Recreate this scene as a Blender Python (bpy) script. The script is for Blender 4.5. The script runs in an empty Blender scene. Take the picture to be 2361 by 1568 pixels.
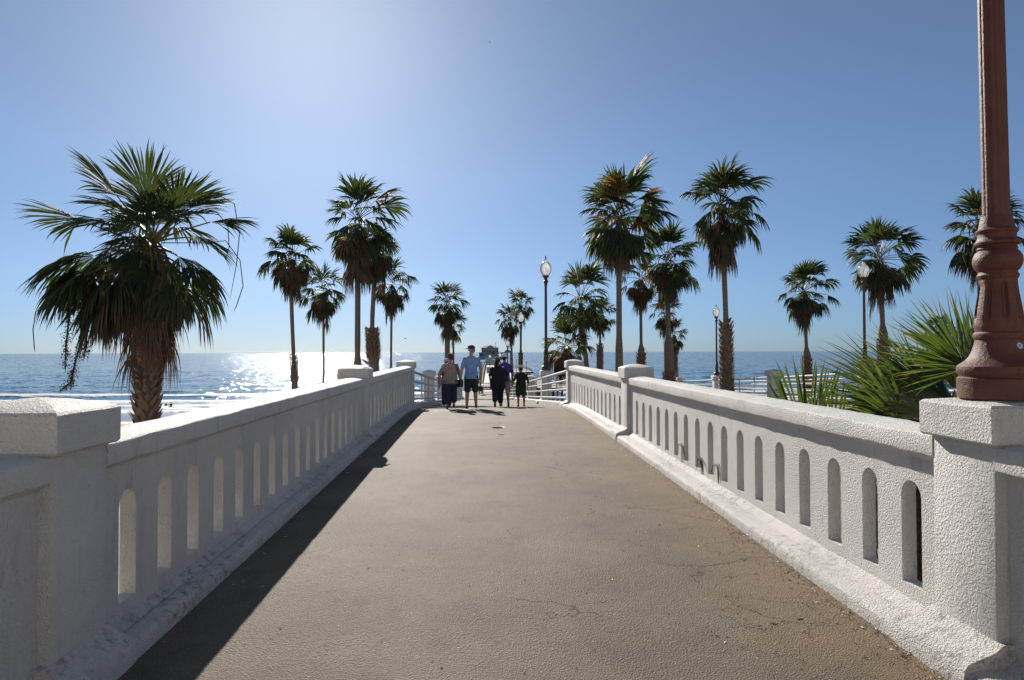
import bpy, bmesh, math, random
from math import sin, cos, pi, radians, sqrt, exp, atan2
from mathutils import Vector as V, Matrix, noise as mnoise

sc = bpy.context.scene
COL = sc.collection
R = random.Random(7)

# ------------------------------------------------------------------ camera
EYE = 1.6
YAW, PITCH, ROLL = radians(2.70), radians(1.07), radians(0.17)
cam_d = bpy.data.cameras.new('camera')
cam_d.sensor_width = 36.0
cam_d.lens = 36.0 * 1500 / 2360
cam_d.clip_start = 0.05
cam_d.clip_end = 60000
cam = bpy.data.objects.new('camera', cam_d)
COL.objects.link(cam)
CAMROT = Matrix.Rotation(-YAW, 3, 'Z') @ Matrix.Rotation(radians(90) + PITCH, 3, 'X') @ Matrix.Rotation(-ROLL, 3, 'Z')
cam.matrix_world = Matrix.Translation((0, 0, EYE)) @ CAMROT.to_4x4()
sc.camera = cam


def at(px, py, d):
    """world point seen at survey pixel (px, py) of a 2360 wide print, at distance Y = d"""
    r = CAMROT @ V(((px - 1180) / 1500, -(py - 784) / 1500, -1))
    return V((0, 0, EYE)) + r * (d / r.y)


# ------------------------------------------------------------------ mesh builder
class MB:
    def __init__(s):
        s.v = []; s.f = []; s.m = []

    def add(s, vs, fs, m=0):
        o = len(s.v)
        s.v += [tuple(p) for p in vs]
        for f in fs:
            s.f.append([i + o for i in f]); s.m.append(m)

    def box(s, c, size, rz=0.0, m=0, rot=None):
        hx, hy, hz = size[0] / 2, size[1] / 2, size[2] / 2
        M = rot if rot is not None else Matrix.Rotation(rz, 3, 'Z')
        c = V(c)
        vs = [c + M @ V((x * hx, y * hy, z * hz)) for z in (-1, 1) for x, y in ((-1, -1), (1, -1), (1, 1), (-1, 1))]
        s.add(vs, [(3, 2, 1, 0), (4, 5, 6, 7), (0, 1, 5, 4), (1, 2, 6, 5), (2, 3, 7, 6), (3, 0, 4, 7)], m)

    def tube(s, pts, rad, n=8, m=0, cap=True, ell=None):
        pts = [V(p) for p in pts]
        if not hasattr(rad, '__len__'):
            rad = [rad] * len(pts)
        k = len(pts)
        up = None
        vs = []
        for i, p in enumerate(pts):
            t = (pts[min(i + 1, k - 1)] - pts[max(i - 1, 0)]).normalized()
            if up is None:
                up = V((1, 0, 0)) if abs(t.x) < 0.8 else V((0, 1, 0))
            a = (up - t * up.dot(t)).normalized(); up = a
            b = t.cross(a)
            ea, eb = ell[i] if ell else (1, 1)
            for j in range(n):
                w = 2 * pi * j / n
                vs.append(p + a * (cos(w) * rad[i] * ea) + b * (sin(w) * rad[i] * eb))
        fs = [(i * n + j, i * n + (j + 1) % n, (i + 1) * n + (j + 1) % n, (i + 1) * n + j) for i in range(k - 1) for j in range(n)]
        if cap:
            fs.append(tuple(range(n - 1, -1, -1))); fs.append(tuple((k - 1) * n + j for j in range(n)))
        s.add(vs, fs, m)

    def lathe(s, prof, n=24, c=(0, 0, 0), m=0, flute=None, cap=True):
        c = V(c); vs = []
        for i, (r, z) in enumerate(prof):
            for j in range(n):
                w = 2 * pi * j / n
                q = r * (flute(w, z) if flute else 1)
                vs.append(c + V((cos(w) * q, sin(w) * q, z)))
        k = len(prof)
        fs = [(i * n + j, i * n + (j + 1) % n, (i + 1) * n + (j + 1) % n, (i + 1) * n + j) for i in range(k - 1) for j in range(n)]
        if cap:
            fs.append(tuple(range(n - 1, -1, -1))); fs.append(tuple((k - 1) * n + j for j in range(n)))
        s.add(vs, fs, m)

    def ball(s, c, r, n=10, m=0, rot=None):
        c = V(c)
        if not hasattr(r, '__len__'):
            r = (r, r, r)
        k = max(4, n // 2 + 1); vs = []
        for i in range(1, k):
            a = pi * i / k
            for j in range(n):
                w = 2 * pi * j / n
                p = V((r[0] * sin(a) * cos(w), r[1] * sin(a) * sin(w), r[2] * cos(a)))
                vs.append(c + (rot @ p if rot is not None else p))
        t, b = V((0, 0, r[2])), V((0, 0, -r[2]))
        if rot is not None:
            t, b = rot @ t, rot @ b
        vs += [c + t, c + b]
        q = (k - 1) * n
        fs = [(i * n + j, (i + 1) * n + j, (i + 1) * n + (j + 1) % n, i * n + (j + 1) % n) for i in range(k - 2) for j in range(n)]
        fs += [(q, j, (j + 1) % n) for j in range(n)] + [(q + 1, (k - 2) * n + (j + 1) % n, (k - 2) * n + j) for j in range(n)]
        s.add(vs, fs, m)

    def limb(s, a, b, ra, rb, n=10, m=0, sx=1.0):
        """closed tapered limb with round ends"""
        a, b = V(a), V(b)
        t = (b - a).normalized()
        pts, rr = [], []
        for k in (-0.98, -0.8, -0.45):
            pts.append(a + t * (ra * k)); rr.append(ra * sqrt(1 - k * k))
        for k in (0.0, 0.25, 0.5, 0.75, 1.0):
            pts.append(a.lerp(b, k)); rr.append(ra + (rb - ra) * k)
        for k in (0.45, 0.8, 0.98):
            pts.append(b + t * (rb * k)); rr.append(rb * sqrt(1 - k * k))
        s.tube(pts, rr, n, m)

    def build(s, name, mats, parent=None, smooth=False, angle=None, bevel=0.0, segs=2, loc=None):
        me = bpy.data.meshes.new(name)
        me.from_pydata(s.v, [], s.f)
        if not isinstance(mats, (list, tuple)):
            mats = [mats]
        for mt in mats:
            me.materials.append(mt)
        if len(mats) > 1:
            me.polygons.foreach_set('material_index', s.m)
        if bevel:
            bm = bmesh.new(); bm.from_mesh(me)
            bmesh.ops.remove_doubles(bm, verts=bm.verts, dist=1e-5)
            es = [e for e in bm.edges if len(e.link_faces) == 2 and e.calc_face_angle(0) > 0.6]
            bmesh.ops.bevel(bm, geom=es, offset=bevel, segments=segs, profile=0.5, affect='EDGES')
            bm.to_mesh(me); bm.free()
        if smooth or angle:
            me.polygons.foreach_set('use_smooth', [True] * len(me.polygons))
            if angle:
                me.set_sharp_from_angle(angle=radians(angle))
        me.update()
        o = bpy.data.objects.new(name, me)
        COL.objects.link(o)
        if parent is not None:
            o.parent = parent
            o.matrix_parent_inverse = parent.matrix_basis.inverted()
        return o


def tag(o, label, cat=None, group=None, kind=None):
    if label: o['label'] = label
    if cat: o['category'] = cat
    if group: o['group'] = group
    if kind: o['kind'] = kind
    return o


def thing(name, loc, label, cat, group=None):
    o = bpy.data.objects.new(name, None)
    o.empty_display_size = 0.2
    o.location = loc
    COL.objects.link(o)
    return tag(o, label, cat, group)


def sweep(mb, prof, path, m=0, closed=True, jit=0.0, seed=0):
    """sweep a closed 2-D profile of world points given per station: path = list of functions -> list of V"""
    k = len(prof(path[0])); vs = []
    for i, t in enumerate(path):
        for j, p in enumerate(prof(t)):
            if jit:
                nv = mnoise.noise_vector(V(p) * 9 + V((seed, 0, 0)))
                p = V(p) + nv * jit
            vs.append(p)
    fs = []
    for i in range(len(path) - 1):
        for j in range(k if closed else k - 1):
            a, b = i * k + j, i * k + (j + 1) % k
            fs.append((a, b, b + k, a + k))
    if closed:
        fs.append(tuple(range(k - 1, -1, -1))); fs.append(tuple((len(path) - 1) * k + j for j in range(k)))
    mb.add(vs, fs, m)


def fix_normals(o):
    bm = bmesh.new(); bm.from_mesh(o.data)
    bmesh.ops.recalc_face_normals(bm, faces=bm.faces)
    bm.to_mesh(o.data); bm.free()


# ------------------------------------------------------------------ materials
class NT:
    def __init__(s, name):
        s.mat = bpy.data.materials.new(name); s.mat.use_nodes = True
        s.t = s.mat.node_tree
        s.t.nodes.clear()
        s.out = s.t.nodes.new('ShaderNodeOutputMaterial')
        s._pos = None

    def n(s, kind, ins=None, **kw):
        nd = s.t.nodes.new('ShaderNode' + kind)
        for k, v in kw.items():
            setattr(nd, k, v)
        for k, v in (ins or {}).items():
            s.set(nd.inputs[k], v)
        return nd

    def set(s, sock, v):
        if isinstance(v, bpy.types.NodeSocket):
            s.t.links.new(v, sock)
        elif isinstance(v, (tuple, list)) and sock.type == 'RGBA' and len(v) == 3:
            sock.default_value = (*v, 1)
        else:
            sock.default_value = v

    def pos(s):
        if s._pos is None:
            s._pos = s.n('NewGeometry').outputs['Position']
        return s._pos

    def scaled(s, sx, sy, sz):
        return s.n('VectorMath', {0: s.pos(), 1: (sx, sy, sz)}, operation='MULTIPLY').outputs[0]

    def noise(s, scale, detail=3, rough=0.55, vec=None, dist=0.0):
        return s.n('TexNoise', {'Vector': vec or s.pos(), 'Scale': scale, 'Detail': detail, 'Roughness': rough, 'Distortion': dist}).outputs['Fac']

    def ramp(s, fac, a, b, ca=0.0, cb=1.0):
        """map fac from [a,b] to [ca,cb], clamped"""
        return s.n('MapRange', {'Value': fac, 'From Min': a, 'From Max': b, 'To Min': ca, 'To Max': cb}).outputs[0]

    def mix(s, fac, a, b, mode='MIX'):
        nd = s.n('MixRGB', {'Fac': fac, 'Color1': a, 'Color2': b}, blend_type=mode)
        return nd.outputs[0]

    def math(s, op, a, b=0.0, c=0.0):
        return s.n('Math', {0: a, 1: b, 2: c}, operation=op).outputs[0]

    def bump(s, h, strength=0.5, dist=0.01, normal=None):
        ins = {'Height': h, 'Strength': strength, 'Distance': dist}
        if normal: ins['Normal'] = normal
        return s.n('Bump', ins).outputs[0]

    def bsdf(s, **kw):
        nd = s.n('BsdfPrincipled')
        for k, v in kw.items():
            s.set(nd.inputs[k.replace('_', ' ')], v)
        return nd.outputs[0]

    def finish(s, sh):
        s.t.links.new(sh, s.out.inputs['Surface'])
        return s.mat


def stucco(name, base, dark, bstr=0.6, bdist=0.01, rough=0.62, g0=0.56, gk=0.45, mold=0.0):
    m = NT(name)
    p = m.pos()
    big = m.noise(1.7, 4)
    spots = m.noise(34, 2, 0.6)
    speck = m.ramp(spots, 0.66, 0.74)
    grime = m.ramp(m.noise(5.5, 6, 0.7, m.scaled(1, 1, 0.35)), g0, g0 + .2)
    pore = m.ramp(m.noise(120, 2), 0.7, 0.78)
    c = m.mix(m.ramp(big, 0.3, 0.7), base, tuple(x * 0.86 for x in base))
    c = m.mix(m.math('MULTIPLY', grime, gk), c, dark)
    c = m.mix(m.math('MULTIPLY', speck, 0.22), c, dark)
    c = m.mix(m.math('MULTIPLY', pore, 0.5), c, (0.06, 0.055, 0.05))
    drip = m.ramp(m.noise(1.0, 5, 0.7, m.scaled(17, 17, 1.3)), 0.60, 0.74)
    c = m.mix(m.math('MULTIPLY', m.math('MULTIPLY', drip, m.ramp(m.noise(0.9, 2), 0.42, 0.6)), 0.38), c, tuple(x * 1.2 for x in dark))
    chip = m.ramp(m.noise(9, 6, 0.8), 0.73, 0.755)
    c = m.mix(m.math('MULTIPLY', chip, 0.6), c, (0.30, 0.27, 0.235))
    if mold:
        ml = m.math('MULTIPLY', m.ramp(m.noise(19, 7, 0.78), 0.50, 0.64), m.ramp(m.noise(1.6, 4), 0.40, 0.58))
        c = m.mix(m.math('MULTIPLY', ml, mold), c, (0.045, 0.040, 0.036))
    lump = m.noise(88, 3, 0.6)
    fine = m.noise(230, 2, 0.5)
    wob = m.noise(7, 2)
    h = m.math('ADD', m.math('MULTIPLY', m.ramp(lump, 0.3, 0.7), 1.0), m.math('MULTIPLY', fine, 0.5))
    nrm = m.bump(h, bstr, bdist, m.bump(wob, 0.35, 0.03))
    return m.finish(m.bsdf(Base_Color=c, Roughness=rough, Normal=nrm, Specular_IOR_Level=0.38))


M = {}
M['stucco'] = stucco('white_stucco', (0.82, 0.80, 0.765), (0.24, 0.20, 0.16), 0.95, 0.013)
M['stucco_base'] = stucco('worn_white_stucco', (0.77, 0.745, 0.71), (0.10, 0.085, 0.07), 1.0, 0.012, g0=0.56, gk=0.6, mold=0.75)
M['concrete'] = stucco('pale_concrete', (0.52, 0.48, 0.43), (0.2, 0.18, 0.16), 0.4, 0.006, 0.7)


def m_asphalt():
    m = NT('worn_asphalt')
    p = m.pos()
    xyz = m.n('SeparateXYZ', {0: p}).outputs
    grain = m.noise(140, 2, 0.7)
    agg = m.n('TexVoronoi', {'Vector': p, 'Scale': 90.0}, feature='F1')
    patch = m.noise(0.55, 5, 0.6)
    patch2 = m.noise(2.6, 5, 0.65)
    c = m.mix(m.ramp(patch, 0.35, 0.68), (0.102, 0.079, 0.056), (0.190, 0.152, 0.110))
    c = m.mix(m.math('MULTIPLY', m.ramp(patch2, 0.5, 0.72), 0.45), c, (0.060, 0.049, 0.038))
    # long streaks of wear along the path
    streak = m.noise(1.0, 4, 0.6, m.scaled(2.4, 0.18, 1))
    c = m.mix(m.math('MULTIPLY', m.ramp(streak, 0.52, 0.75), 0.35), c, (0.21, 0.175, 0.138))
    # brown sandy dirt towards the right-hand kerb
    edge = m.ramp(m.math('ADD', xyz[0], m.math('MULTIPLY', m.noise(1.8, 5, 0.7), 2.4)), 2.5, 3.75)
    c = m.mix(m.math('MULTIPLY', edge, 0.85), c, (0.20, 0.132, 0.068))
    blot = m.ramp(m.noise(3.2, 6, 0.75), 0.57, 0.72)
    c = m.mix(m.math('MULTIPLY', m.math('MULTIPLY', blot, m.ramp(xyz[0], 0.0, 1.4)), 0.6), c, (0.055, 0.043, 0.031))
    # aggregate: pale and dark stones
    c = m.mix(m.ramp(agg.outputs['Distance'], 0.32, 0.14, 0, 0.75), c, m.mix(m.ramp(m.n('SeparateColor', {0: agg.outputs['Color']}).outputs[0], 0.55, 0.8), (0.045, 0.04, 0.036), (0.36, 0.315, 0.26)))
    stones = m.n('TexVoronoi', {'Vector': p, 'Scale': 26.0}, feature='F1')
    few = m.math('MULTIPLY', m.ramp(stones.outputs['Distance'], 0.12, 0.08), m.ramp(m.n('SeparateColor', {0: stones.outputs['Color']}).outputs[1], 0.86, 0.9))
    c = m.mix(few, c, (0.45, 0.42, 0.37))
    # cracks
    wob = m.n('VectorMath', {0: p, 1: m.n('VectorMath', {0: m.n('TexNoise', {'Vector': p, 'Scale': 3.0, 'Detail': 5.0, 'Roughness': 0.6}).outputs['Color'], 1: (0.55, 0.55, 0.0)}, operation='MULTIPLY').outputs[0]}, operation='ADD').outputs[0]
    vor = m.n('TexVoronoi', {'Vector': m.n('VectorMath', {0: wob, 1: (0.75, 1.25, 0.0)}, operation='MULTIPLY').outputs[0], 'Scale': 0.95}, feature='DISTANCE_TO_EDGE').outputs['Distance']
    crk = m.ramp(vor, 0.0065, 0.001)
    vor2 = m.n('TexVoronoi', {'Vector': m.n('VectorMath', {0: wob, 1: (1.6, 3.0, 0.0)}, operation='MULTIPLY').outputs[0], 'Scale': 1.1}, feature='DISTANCE_TO_EDGE').outputs['Distance']
    crk2 = m.math('MULTIPLY', m.ramp(vor2, 0.008, 0.001), m.ramp(m.noise(0.8, 2), 0.5, 0.58))
    msk = m.math('MULTIPLY', m.ramp(m.noise(0.7, 3), 0.48, 0.58), m.ramp(xyz[0], -0.3, 0.8, 0.1, 1))
    ck = m.math('MULTIPLY', m.math('MAXIMUM', crk, crk2), msk)
    c = m.mix(m.math('MULTIPLY', ck, 0.85), c, (0.014, 0.012, 0.010))
    h = m.math('SUBTRACT', m.math('ADD', grain, m.math('MULTIPLY', agg.outputs['Distance'], 0.9)), m.math('MULTIPLY', ck, 1.5))
    nrm = m.bump(h, 0.85, 0.006, m.bump(patch2, 0.3, 0.02))
    return m.finish(m.bsdf(Base_Color=c, Roughness=m.ramp(grain, 0.3, 0.7, 0.65, 0.85), Normal=nrm, Specular_IOR_Level=0.28))


def m_water():
    m = NT('sea_water')
    p = m.pos()
    xyz = m.n('SeparateXYZ', {0: p}).outputs
    v1 = m.scaled(0.5, 1.0, 0)

    def chop(scale, detail, amp):
        c = m.n('TexNoise', {'Vector': v1, 'Scale': scale, 'Detail': detail, 'Roughness': 0.6}).outputs['Color']
        c = m.n('VectorMath', {0: c, 1: (.5, .5, .5)}, operation='SUBTRACT').outputs[0]
        return m.n('VectorMath', {0: c, 1: (amp * .75, amp, 0)}, operation='MULTIPLY').outputs[0]
    gust = m.ramp(m.noise(0.012, 3, 0.6, m.scaled(0.35, 1, 0)), 0.3, 0.7, 0.75, 1.2)
    tilt = m.n('VectorMath', {0: chop(1.25, 4, 1.7), 1: chop(0.28, 3, 1.1)}, operation='ADD').outputs[0]
    tilt = m.n('VectorMath', {0: tilt, 'Scale': gust}, operation='SCALE').outputs[0]
    nrm = m.n('VectorMath', {0: m.n('NewGeometry').outputs['Normal'], 1: tilt}, operation='ADD').outputs[0]
    nrm = m.n('VectorMath', {0: nrm}, operation='NORMALIZE').outputs[0]
    # foam: strong by the shore, broken streaks further out
    y = m.math('ADD', xyz[1], m.math('MULTIPLY', m.noise(0.018, 3, 0.6), 60))
    zone = m.math('MULTIPLY', m.ramp(y, 190, 135), m.ramp(xyz[1], 92, 97))
    fo = m.noise(0.16, 8, 0.72, m.scaled(0.32, 1.0, 0), 1.2)
    fo2 = m.noise(0.9, 6, 0.7, m.scaled(0.45, 1.0, 0), 0.6)
    f = m.math('ADD', m.math('MULTIPLY', fo, 0.75), m.math('MULTIPLY', fo2, 0.3))
    thr = m.ramp(zone, 0, 1, 0.80, 0.475)
    at_ = m.n('Attribute', attribute_name='crest').outputs['Fac']
    foam = m.ramp(m.math('SUBTRACT', m.math('ADD', f, m.math('MULTIPLY', at_, 0.5)), thr), -0.02, 0.09)
    deep = m.mix(m.ramp(xyz[1], 110, 420), (0.014, 0.085, 0.125), (0.003, 0.040, 0.085))
    sea = m.bsdf(Base_Color=deep, Roughness=0.09, IOR=1.33, Normal=nrm, Specular_IOR_Level=0.5)
    fm = m.bsdf(Base_Color=m.mix(m.ramp(fo2, .35, .65), (0.42, 0.47, 0.50), (0.80, 0.81, 0.81)), Roughness=0.6, Normal=m.bump(fo2, 1.0, 0.8), Specular_IOR_Level=0.2)
    sh = m.n('MixShader', {0: foam, 1: sea, 2: fm}).outputs[0]
    return m.finish(sh)


def m_sand():
    m = NT('beach_sand')
    xyz = m.n('SeparateXYZ', {0: m.pos()}).outputs
    c = m.mix(m.noise(0.6, 5, 0.65), (0.30, 0.25, 0.18), (0.40, 0.34, 0.25))
    wet = m.ramp(m.math('ADD', xyz[1], m.math('MULTIPLY', m.noise(0.06, 3), 14)), 86, 94)
    c = m.mix(wet, c, (0.11, 0.095, 0.08))
    r = m.ramp(wet, 0, 1, 0.9, 0.18)
    return m.finish(m.bsdf(Base_Color=c, Roughness=r, Normal=m.bump(m.noise(6, 5), 0.4, 0.05)))


def m_leaf(name, ca, cb, trans, rough=0.38, tfac=0.35, spec=0.5):
    m = NT(name)
    nz = m.noise(1.6, 3)
    oi = m.n('ObjectInfo').outputs['Random']
    c = m.mix(m.ramp(nz, 0.35, 0.65), ca, cb)
    fine = m.noise(40, 2, 0.6)
    c = m.mix(m.math('MULTIPLY', m.ramp(fine, 0.45, 0.7), 0.4), c, tuple(x * 0.5 for x in ca))
    b = m.bsdf(Base_Color=c, Roughness=rough, Specular_IOR_Level=spec)
    t = m.n('BsdfTranslucent', {'Color': trans}).outputs[0]
    return m.finish(m.n('MixShader', {0: tfac, 1: b, 2: t}).outputs[0])


def m_bark(name, ca, cb, ring=22.0):
    m = NT(name)
    v = m.scaled(1, 1, 1)
    rings = m.noise(1.0, 5, 0.7, m.scaled(3.0, 3.0, ring))
    fib = m.noise(1.0, 4, 0.7, m.scaled(60, 60, 6))
    c = m.mix(m.ramp(rings, 0.35, 0.65), ca, cb)
    c = m.mix(m.math('MULTIPLY', m.ramp(fib, 0.5, 0.75), 0.5), c, tuple(x * 0.4 for x in ca))
    h = m.math('ADD', rings, m.math('MULTIPLY', fib, 0.6))
    return m.finish(m.bsdf(Base_Color=c, Roughness=0.9, Normal=m.bump(h, 0.8, 0.02)))


def m_plain(name, col, rough=0.6, metal=0.0, var=0.2, nscale=12, bstr=0.15, bdist=0.004, spec=0.5):
    m = NT(name)
    nz = m.noise(nscale, 4, 0.6)
    c = m.mix(m.ramp(nz, 0.35, 0.68), tuple(x * (1 - var) for x in col), tuple(min(1, x * (1 + var)) for x in col))
    return m.finish(m.bsdf(Base_Color=c, Roughness=rough, Metallic=metal, Normal=m.bump(m.noise(nscale * 4, 3), bstr, bdist), Specular_IOR_Level=spec))


def m_iron():
    m = NT('rust_red_iron')
    nz = m.noise(6, 5, 0.65)
    c = m.mix(m.ramp(nz, 0.35, 0.7), (0.080, 0.021, 0.011), (0.132, 0.036, 0.020))
    sp = m.ramp(m.noise(75, 3, 0.7), 0.64, 0.72)
    c = m.mix(m.math('MULTIPLY', sp, 0.5), c, (0.05, 0.025, 0.02))
    lt = m.ramp(m.noise(22, 4, 0.75), 0.68, 0.76)
    c = m.mix(m.math('MULTIPLY', lt, 0.45), c, (0.34, 0.23, 0.19))
    run = m.ramp(m.noise(1.0, 5, 0.7, m.scaled(38, 38, 2.5)), 0.56, 0.72)
    c = m.mix(m.math('MULTIPLY', run, 0.55), c, (0.035, 0.014, 0.010))
    chip = m.ramp(m.noise(16, 6, 0.8), 0.70, 0.73)
    c = m.mix(m.math('MULTIPLY', chip, 0.7), c, (0.20, 0.075, 0.035))
    h = m.math('ADD', m.math('ADD', m.noise(150, 2), m.noise(38, 3)), chip)
    return m.finish(m.bsdf(Base_Color=c, Roughness=0.58, Normal=m.bump(h, 0.8, 0.004)))


def m_globe():
    m = NT('frosted_globe')
    g = m.n('BsdfGlass', {'Color': (0.95, 0.96, 0.97), 'Roughness': 0.25, 'IOR': 1.25}).outputs[0]
    t = m.n('BsdfTranslucent', {'Color': (0.9, 0.9, 0.9)}).outputs[0]
    d = m.n('BsdfDiffuse', {'Color': (0.85, 0.85, 0.85)}).outputs[0]
    tr = m.n('BsdfTransparent', {'Color': (0.92, 0.95, 0.98)}).outputs[0]
    a = m.n('MixShader', {0: 0.35, 1: t, 2: d}).outputs[0]
    b = m.n('MixShader', {0: 0.45, 1: a, 2: tr}).outputs[0]
    gl = m.n('BsdfGlossy', {'Color': (1, 1, 1), 'Roughness': 0.12}).outputs[0]
    fr = m.n('Fresnel', {'IOR': 1.45}).outputs[0]
    return m.finish(m.n('MixShader', {0: fr, 1: b, 2: gl}).outputs[0])


def m_print(name, a, b, scale):
    m = NT(name)
    v = m.n('TexVoronoi', {'Vector': m.pos(), 'Scale': scale}, feature='F1').outputs['Distance']
    c = m.mix(m.ramp(v, 0.3, 0.5), a, b)
    return m.finish(m.bsdf(Base_Color=c, Roughness=0.85))


def m_plaid(name, a, b):
    m = NT(name)
    x = m.n('SeparateXYZ', {0: m.scaled(60, 60, 60)}).outputs
    s1 = m.ramp(m.math('SINE', x[0]), 0.3, 0.5); s2 = m.ramp(m.math('SINE', x[2]), 0.3, 0.5)
    c = m.mix(m.math('MULTIPLY', m.math('ADD', s1, s2), 0.5), a, b)
    return m.finish(m.bsdf(Base_Color=c, Roughness=0.85))


def m_deckwood():
    m = NT('weathered_planks')
    x = m.n('SeparateXYZ', {0: m.pos()}).outputs
    gap = m.ramp(m.math('ABSOLUTE', m.math('SUBTRACT', m.math('FRACT', m.math('MULTIPLY', x[1], 4.0)), 0.5)), 0.46, 0.49)
    c = m.mix(m.noise(2.0, 4), (0.24, 0.20, 0.16), (0.36, 0.31, 0.26))
    c = m.mix(m.math('MULTIPLY', gap, 0.8), c, (0.03, 0.025, 0.02))
    return m.finish(m.bsdf(Base_Color=c, Roughness=0.5))


M['bounce_bank'] = m_plain('pale_bounce_surface', (0.60, 0.545, 0.47), 0.9, var=.15, nscale=.5)  # for the unseen bank added as a sunlight reflector
M['asphalt'] = m_asphalt()
M['water'] = m_water()
M['sand'] = m_sand()
M['soil'] = m_plain('planted_soil', (0.16, 0.12, 0.08), 0.95, var=0.35, nscale=2, bstr=0.5, bdist=0.05)
M['leaf'] = m_leaf('palm_leaf_green', (0.031, 0.042, 0.021), (0.048, 0.064, 0.029), (0.085, 0.125, 0.024), 0.55, 0.30, 0.3)
M['leaf_near'] = m_leaf('fan_leaf_green', (0.015, 0.030, 0.012), (0.028, 0.050, 0.017), (0.11, 0.17, 0.017), 0.36, 0.38)
M['leaf_old'] = m_leaf('palm_leaf_yellowing', (0.10, 0.066, 0.024), (0.15, 0.095, 0.028), (0.22, 0.125, 0.025), 0.5, 0.42)
M['leaf_tip'] = m_leaf('yellow_green_leaf', (0.10, 0.10, 0.022), (0.16, 0.14, 0.03), (0.28, 0.26, 0.03), 0.45, 0.4)
M['leaf_dead'] = m_leaf('palm_leaf_dry', (0.080, 0.062, 0.046), (0.150, 0.115, 0.082), (0.17, 0.105, 0.055), 0.75, 0.22, 0.3)
M['petiole'] = m_plain('palm_stalk', (0.14, 0.13, 0.045), 0.45)
M['bark'] = m_bark('palm_bark', (0.155, 0.120, 0.092), (0.235, 0.190, 0.150))
M['boots'] = m_bark('palm_leaf_bases', (0.150, 0.105, 0.075), (0.260, 0.190, 0.140), 9.0)
M['iron'] = m_iron()
M['iron_dark'] = m_plain('brown_painted_iron', (0.075, 0.034, 0.028), 0.45, var=0.25)
M['globe'] = m_globe()
M['pipe'] = m_plain('grey_painted_pipe', (0.31, 0.30, 0.28), 0.42, var=0.12, nscale=9)
M['steel'] = m_plain('galvanised_steel', (0.55, 0.56, 0.56), 0.35, 0.9, var=0.1)
M['deckwood'] = m_deckwood()
M['woodgrey'] = m_plain('grey_timber', (0.17, 0.15, 0.135), 0.8, var=0.3)
M['black'] = m_plain('black_plastic', (0.018, 0.018, 0.02), 0.45)
M['matte'] = m_plain('matte_black_iron', (0.012, 0.012, 0.013), 0.95, spec=0.05)
M['white'] = m_plain('white_paint', (0.75, 0.75, 0.74), 0.5, var=0.06)
M['bluegrey'] = m_plain('blue_grey_cladding', (0.46, 0.48, 0.50), 0.85, var=0.15)
M['slate'] = m_plain('slate_roof', (0.26, 0.265, 0.275), 0.85)
M['glass'] = m_plain('dark_window_glass', (0.02, 0.03, 0.04), 0.06)
# ------------------------------------------------------------------ heights
PTS = [(-8, -.06), (0, 0), (3.5, .03), (9.9, .12), (14, .160), (16.3, .155), (18.4, .03), (26.5, -.505), (66, -3.07), (80, -3.2), (86, -3.7), (100, -4.6), (700, -4.6)]


def sstep(a, b, x):
    t = min(1, max(0, (x - a) / (b - a)))
    return t * t * (3 - 2 * t)


def _lin(y):
    for (a, za), (b, zb) in zip(PTS, PTS[1:]):
        if y <= b:
            return za + (zb - za) * (y - a) / (b - a)
    return PTS[-1][1]


def zdeck(y):
    w = 1.1
    return sum(_lin(y + k * w / 4) for k in range(-4, 5)) / 9


def ztop(y):
    return 1.128 + 0.0042 * y


XL, XR = -2.10, 2.63           # centre lines of the two parapets
PIL = [3.19, 11.0, 18.4, 26.4, 34.3, 43.3, 50.6, 58.0, 65.2]

# ------------------------------------------------------------------ ground, sea, walkway


def terrain(x, y):
    left = -4.6 - 2.2 * sstep(20, 70, y)
    right = (zdeck(min(y, 80)) - 1.3) - 0.6 * sstep(10, 30, y)
    right = right + (-6.6 - right) * sstep(62, 84, y)
    right = right + (-6.4 - right) * sstep(19, 30, x)
    k = sstep(-3.4, -2.2, x)
    z = left + (right - left) * k
    z = z + (-7.15 - z) * sstep(70, 90, y)
    z -= 2.2 * sstep(93, 130, y)
    n = mnoise.noise(V((x * .12, y * .12, 3)))
    return z + 0.12 * n * (1 - sstep(60, 90, y))


def grid(xs, ys, fz):
    vs = [(x, y, fz(x, y)) for y in ys for x in xs]
    n = len(xs)
    fs = [(j * n + i, j * n + i + 1, (j + 1) * n + i + 1, (j + 1) * n + i) for j in range(len(ys) - 1) for i in range(n - 1)]
    return vs, fs


xs = [-900, -500, -250, -120, -60] + [-40 + 2 * i for i in range(18)] + [-4.6, -4, -3.6, -3.2, -2.8, -2.4, -2, 0, 2, 4] + [6 + 2 * i for i in range(18)] + [60, 120, 250, 500, 900]
xs = sorted(set(xs))
ys = [-60, -30, -15] + [-8 + 2 * i for i in range(70)] + [160, 200]
mb = MB(); vs, fs = grid(xs, ys, terrain); mb.add(vs, fs)
me_soil = mb.build('ground', [M['soil'], M['sand']], smooth=True)
for pol in me_soil.data.polygons:
    c = pol.center
    pol.material_index = 1 if (c.y > 66 or c.x < -3) else 0
tag(me_soil, None, kind='structure')

SEA = -7.4


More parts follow.
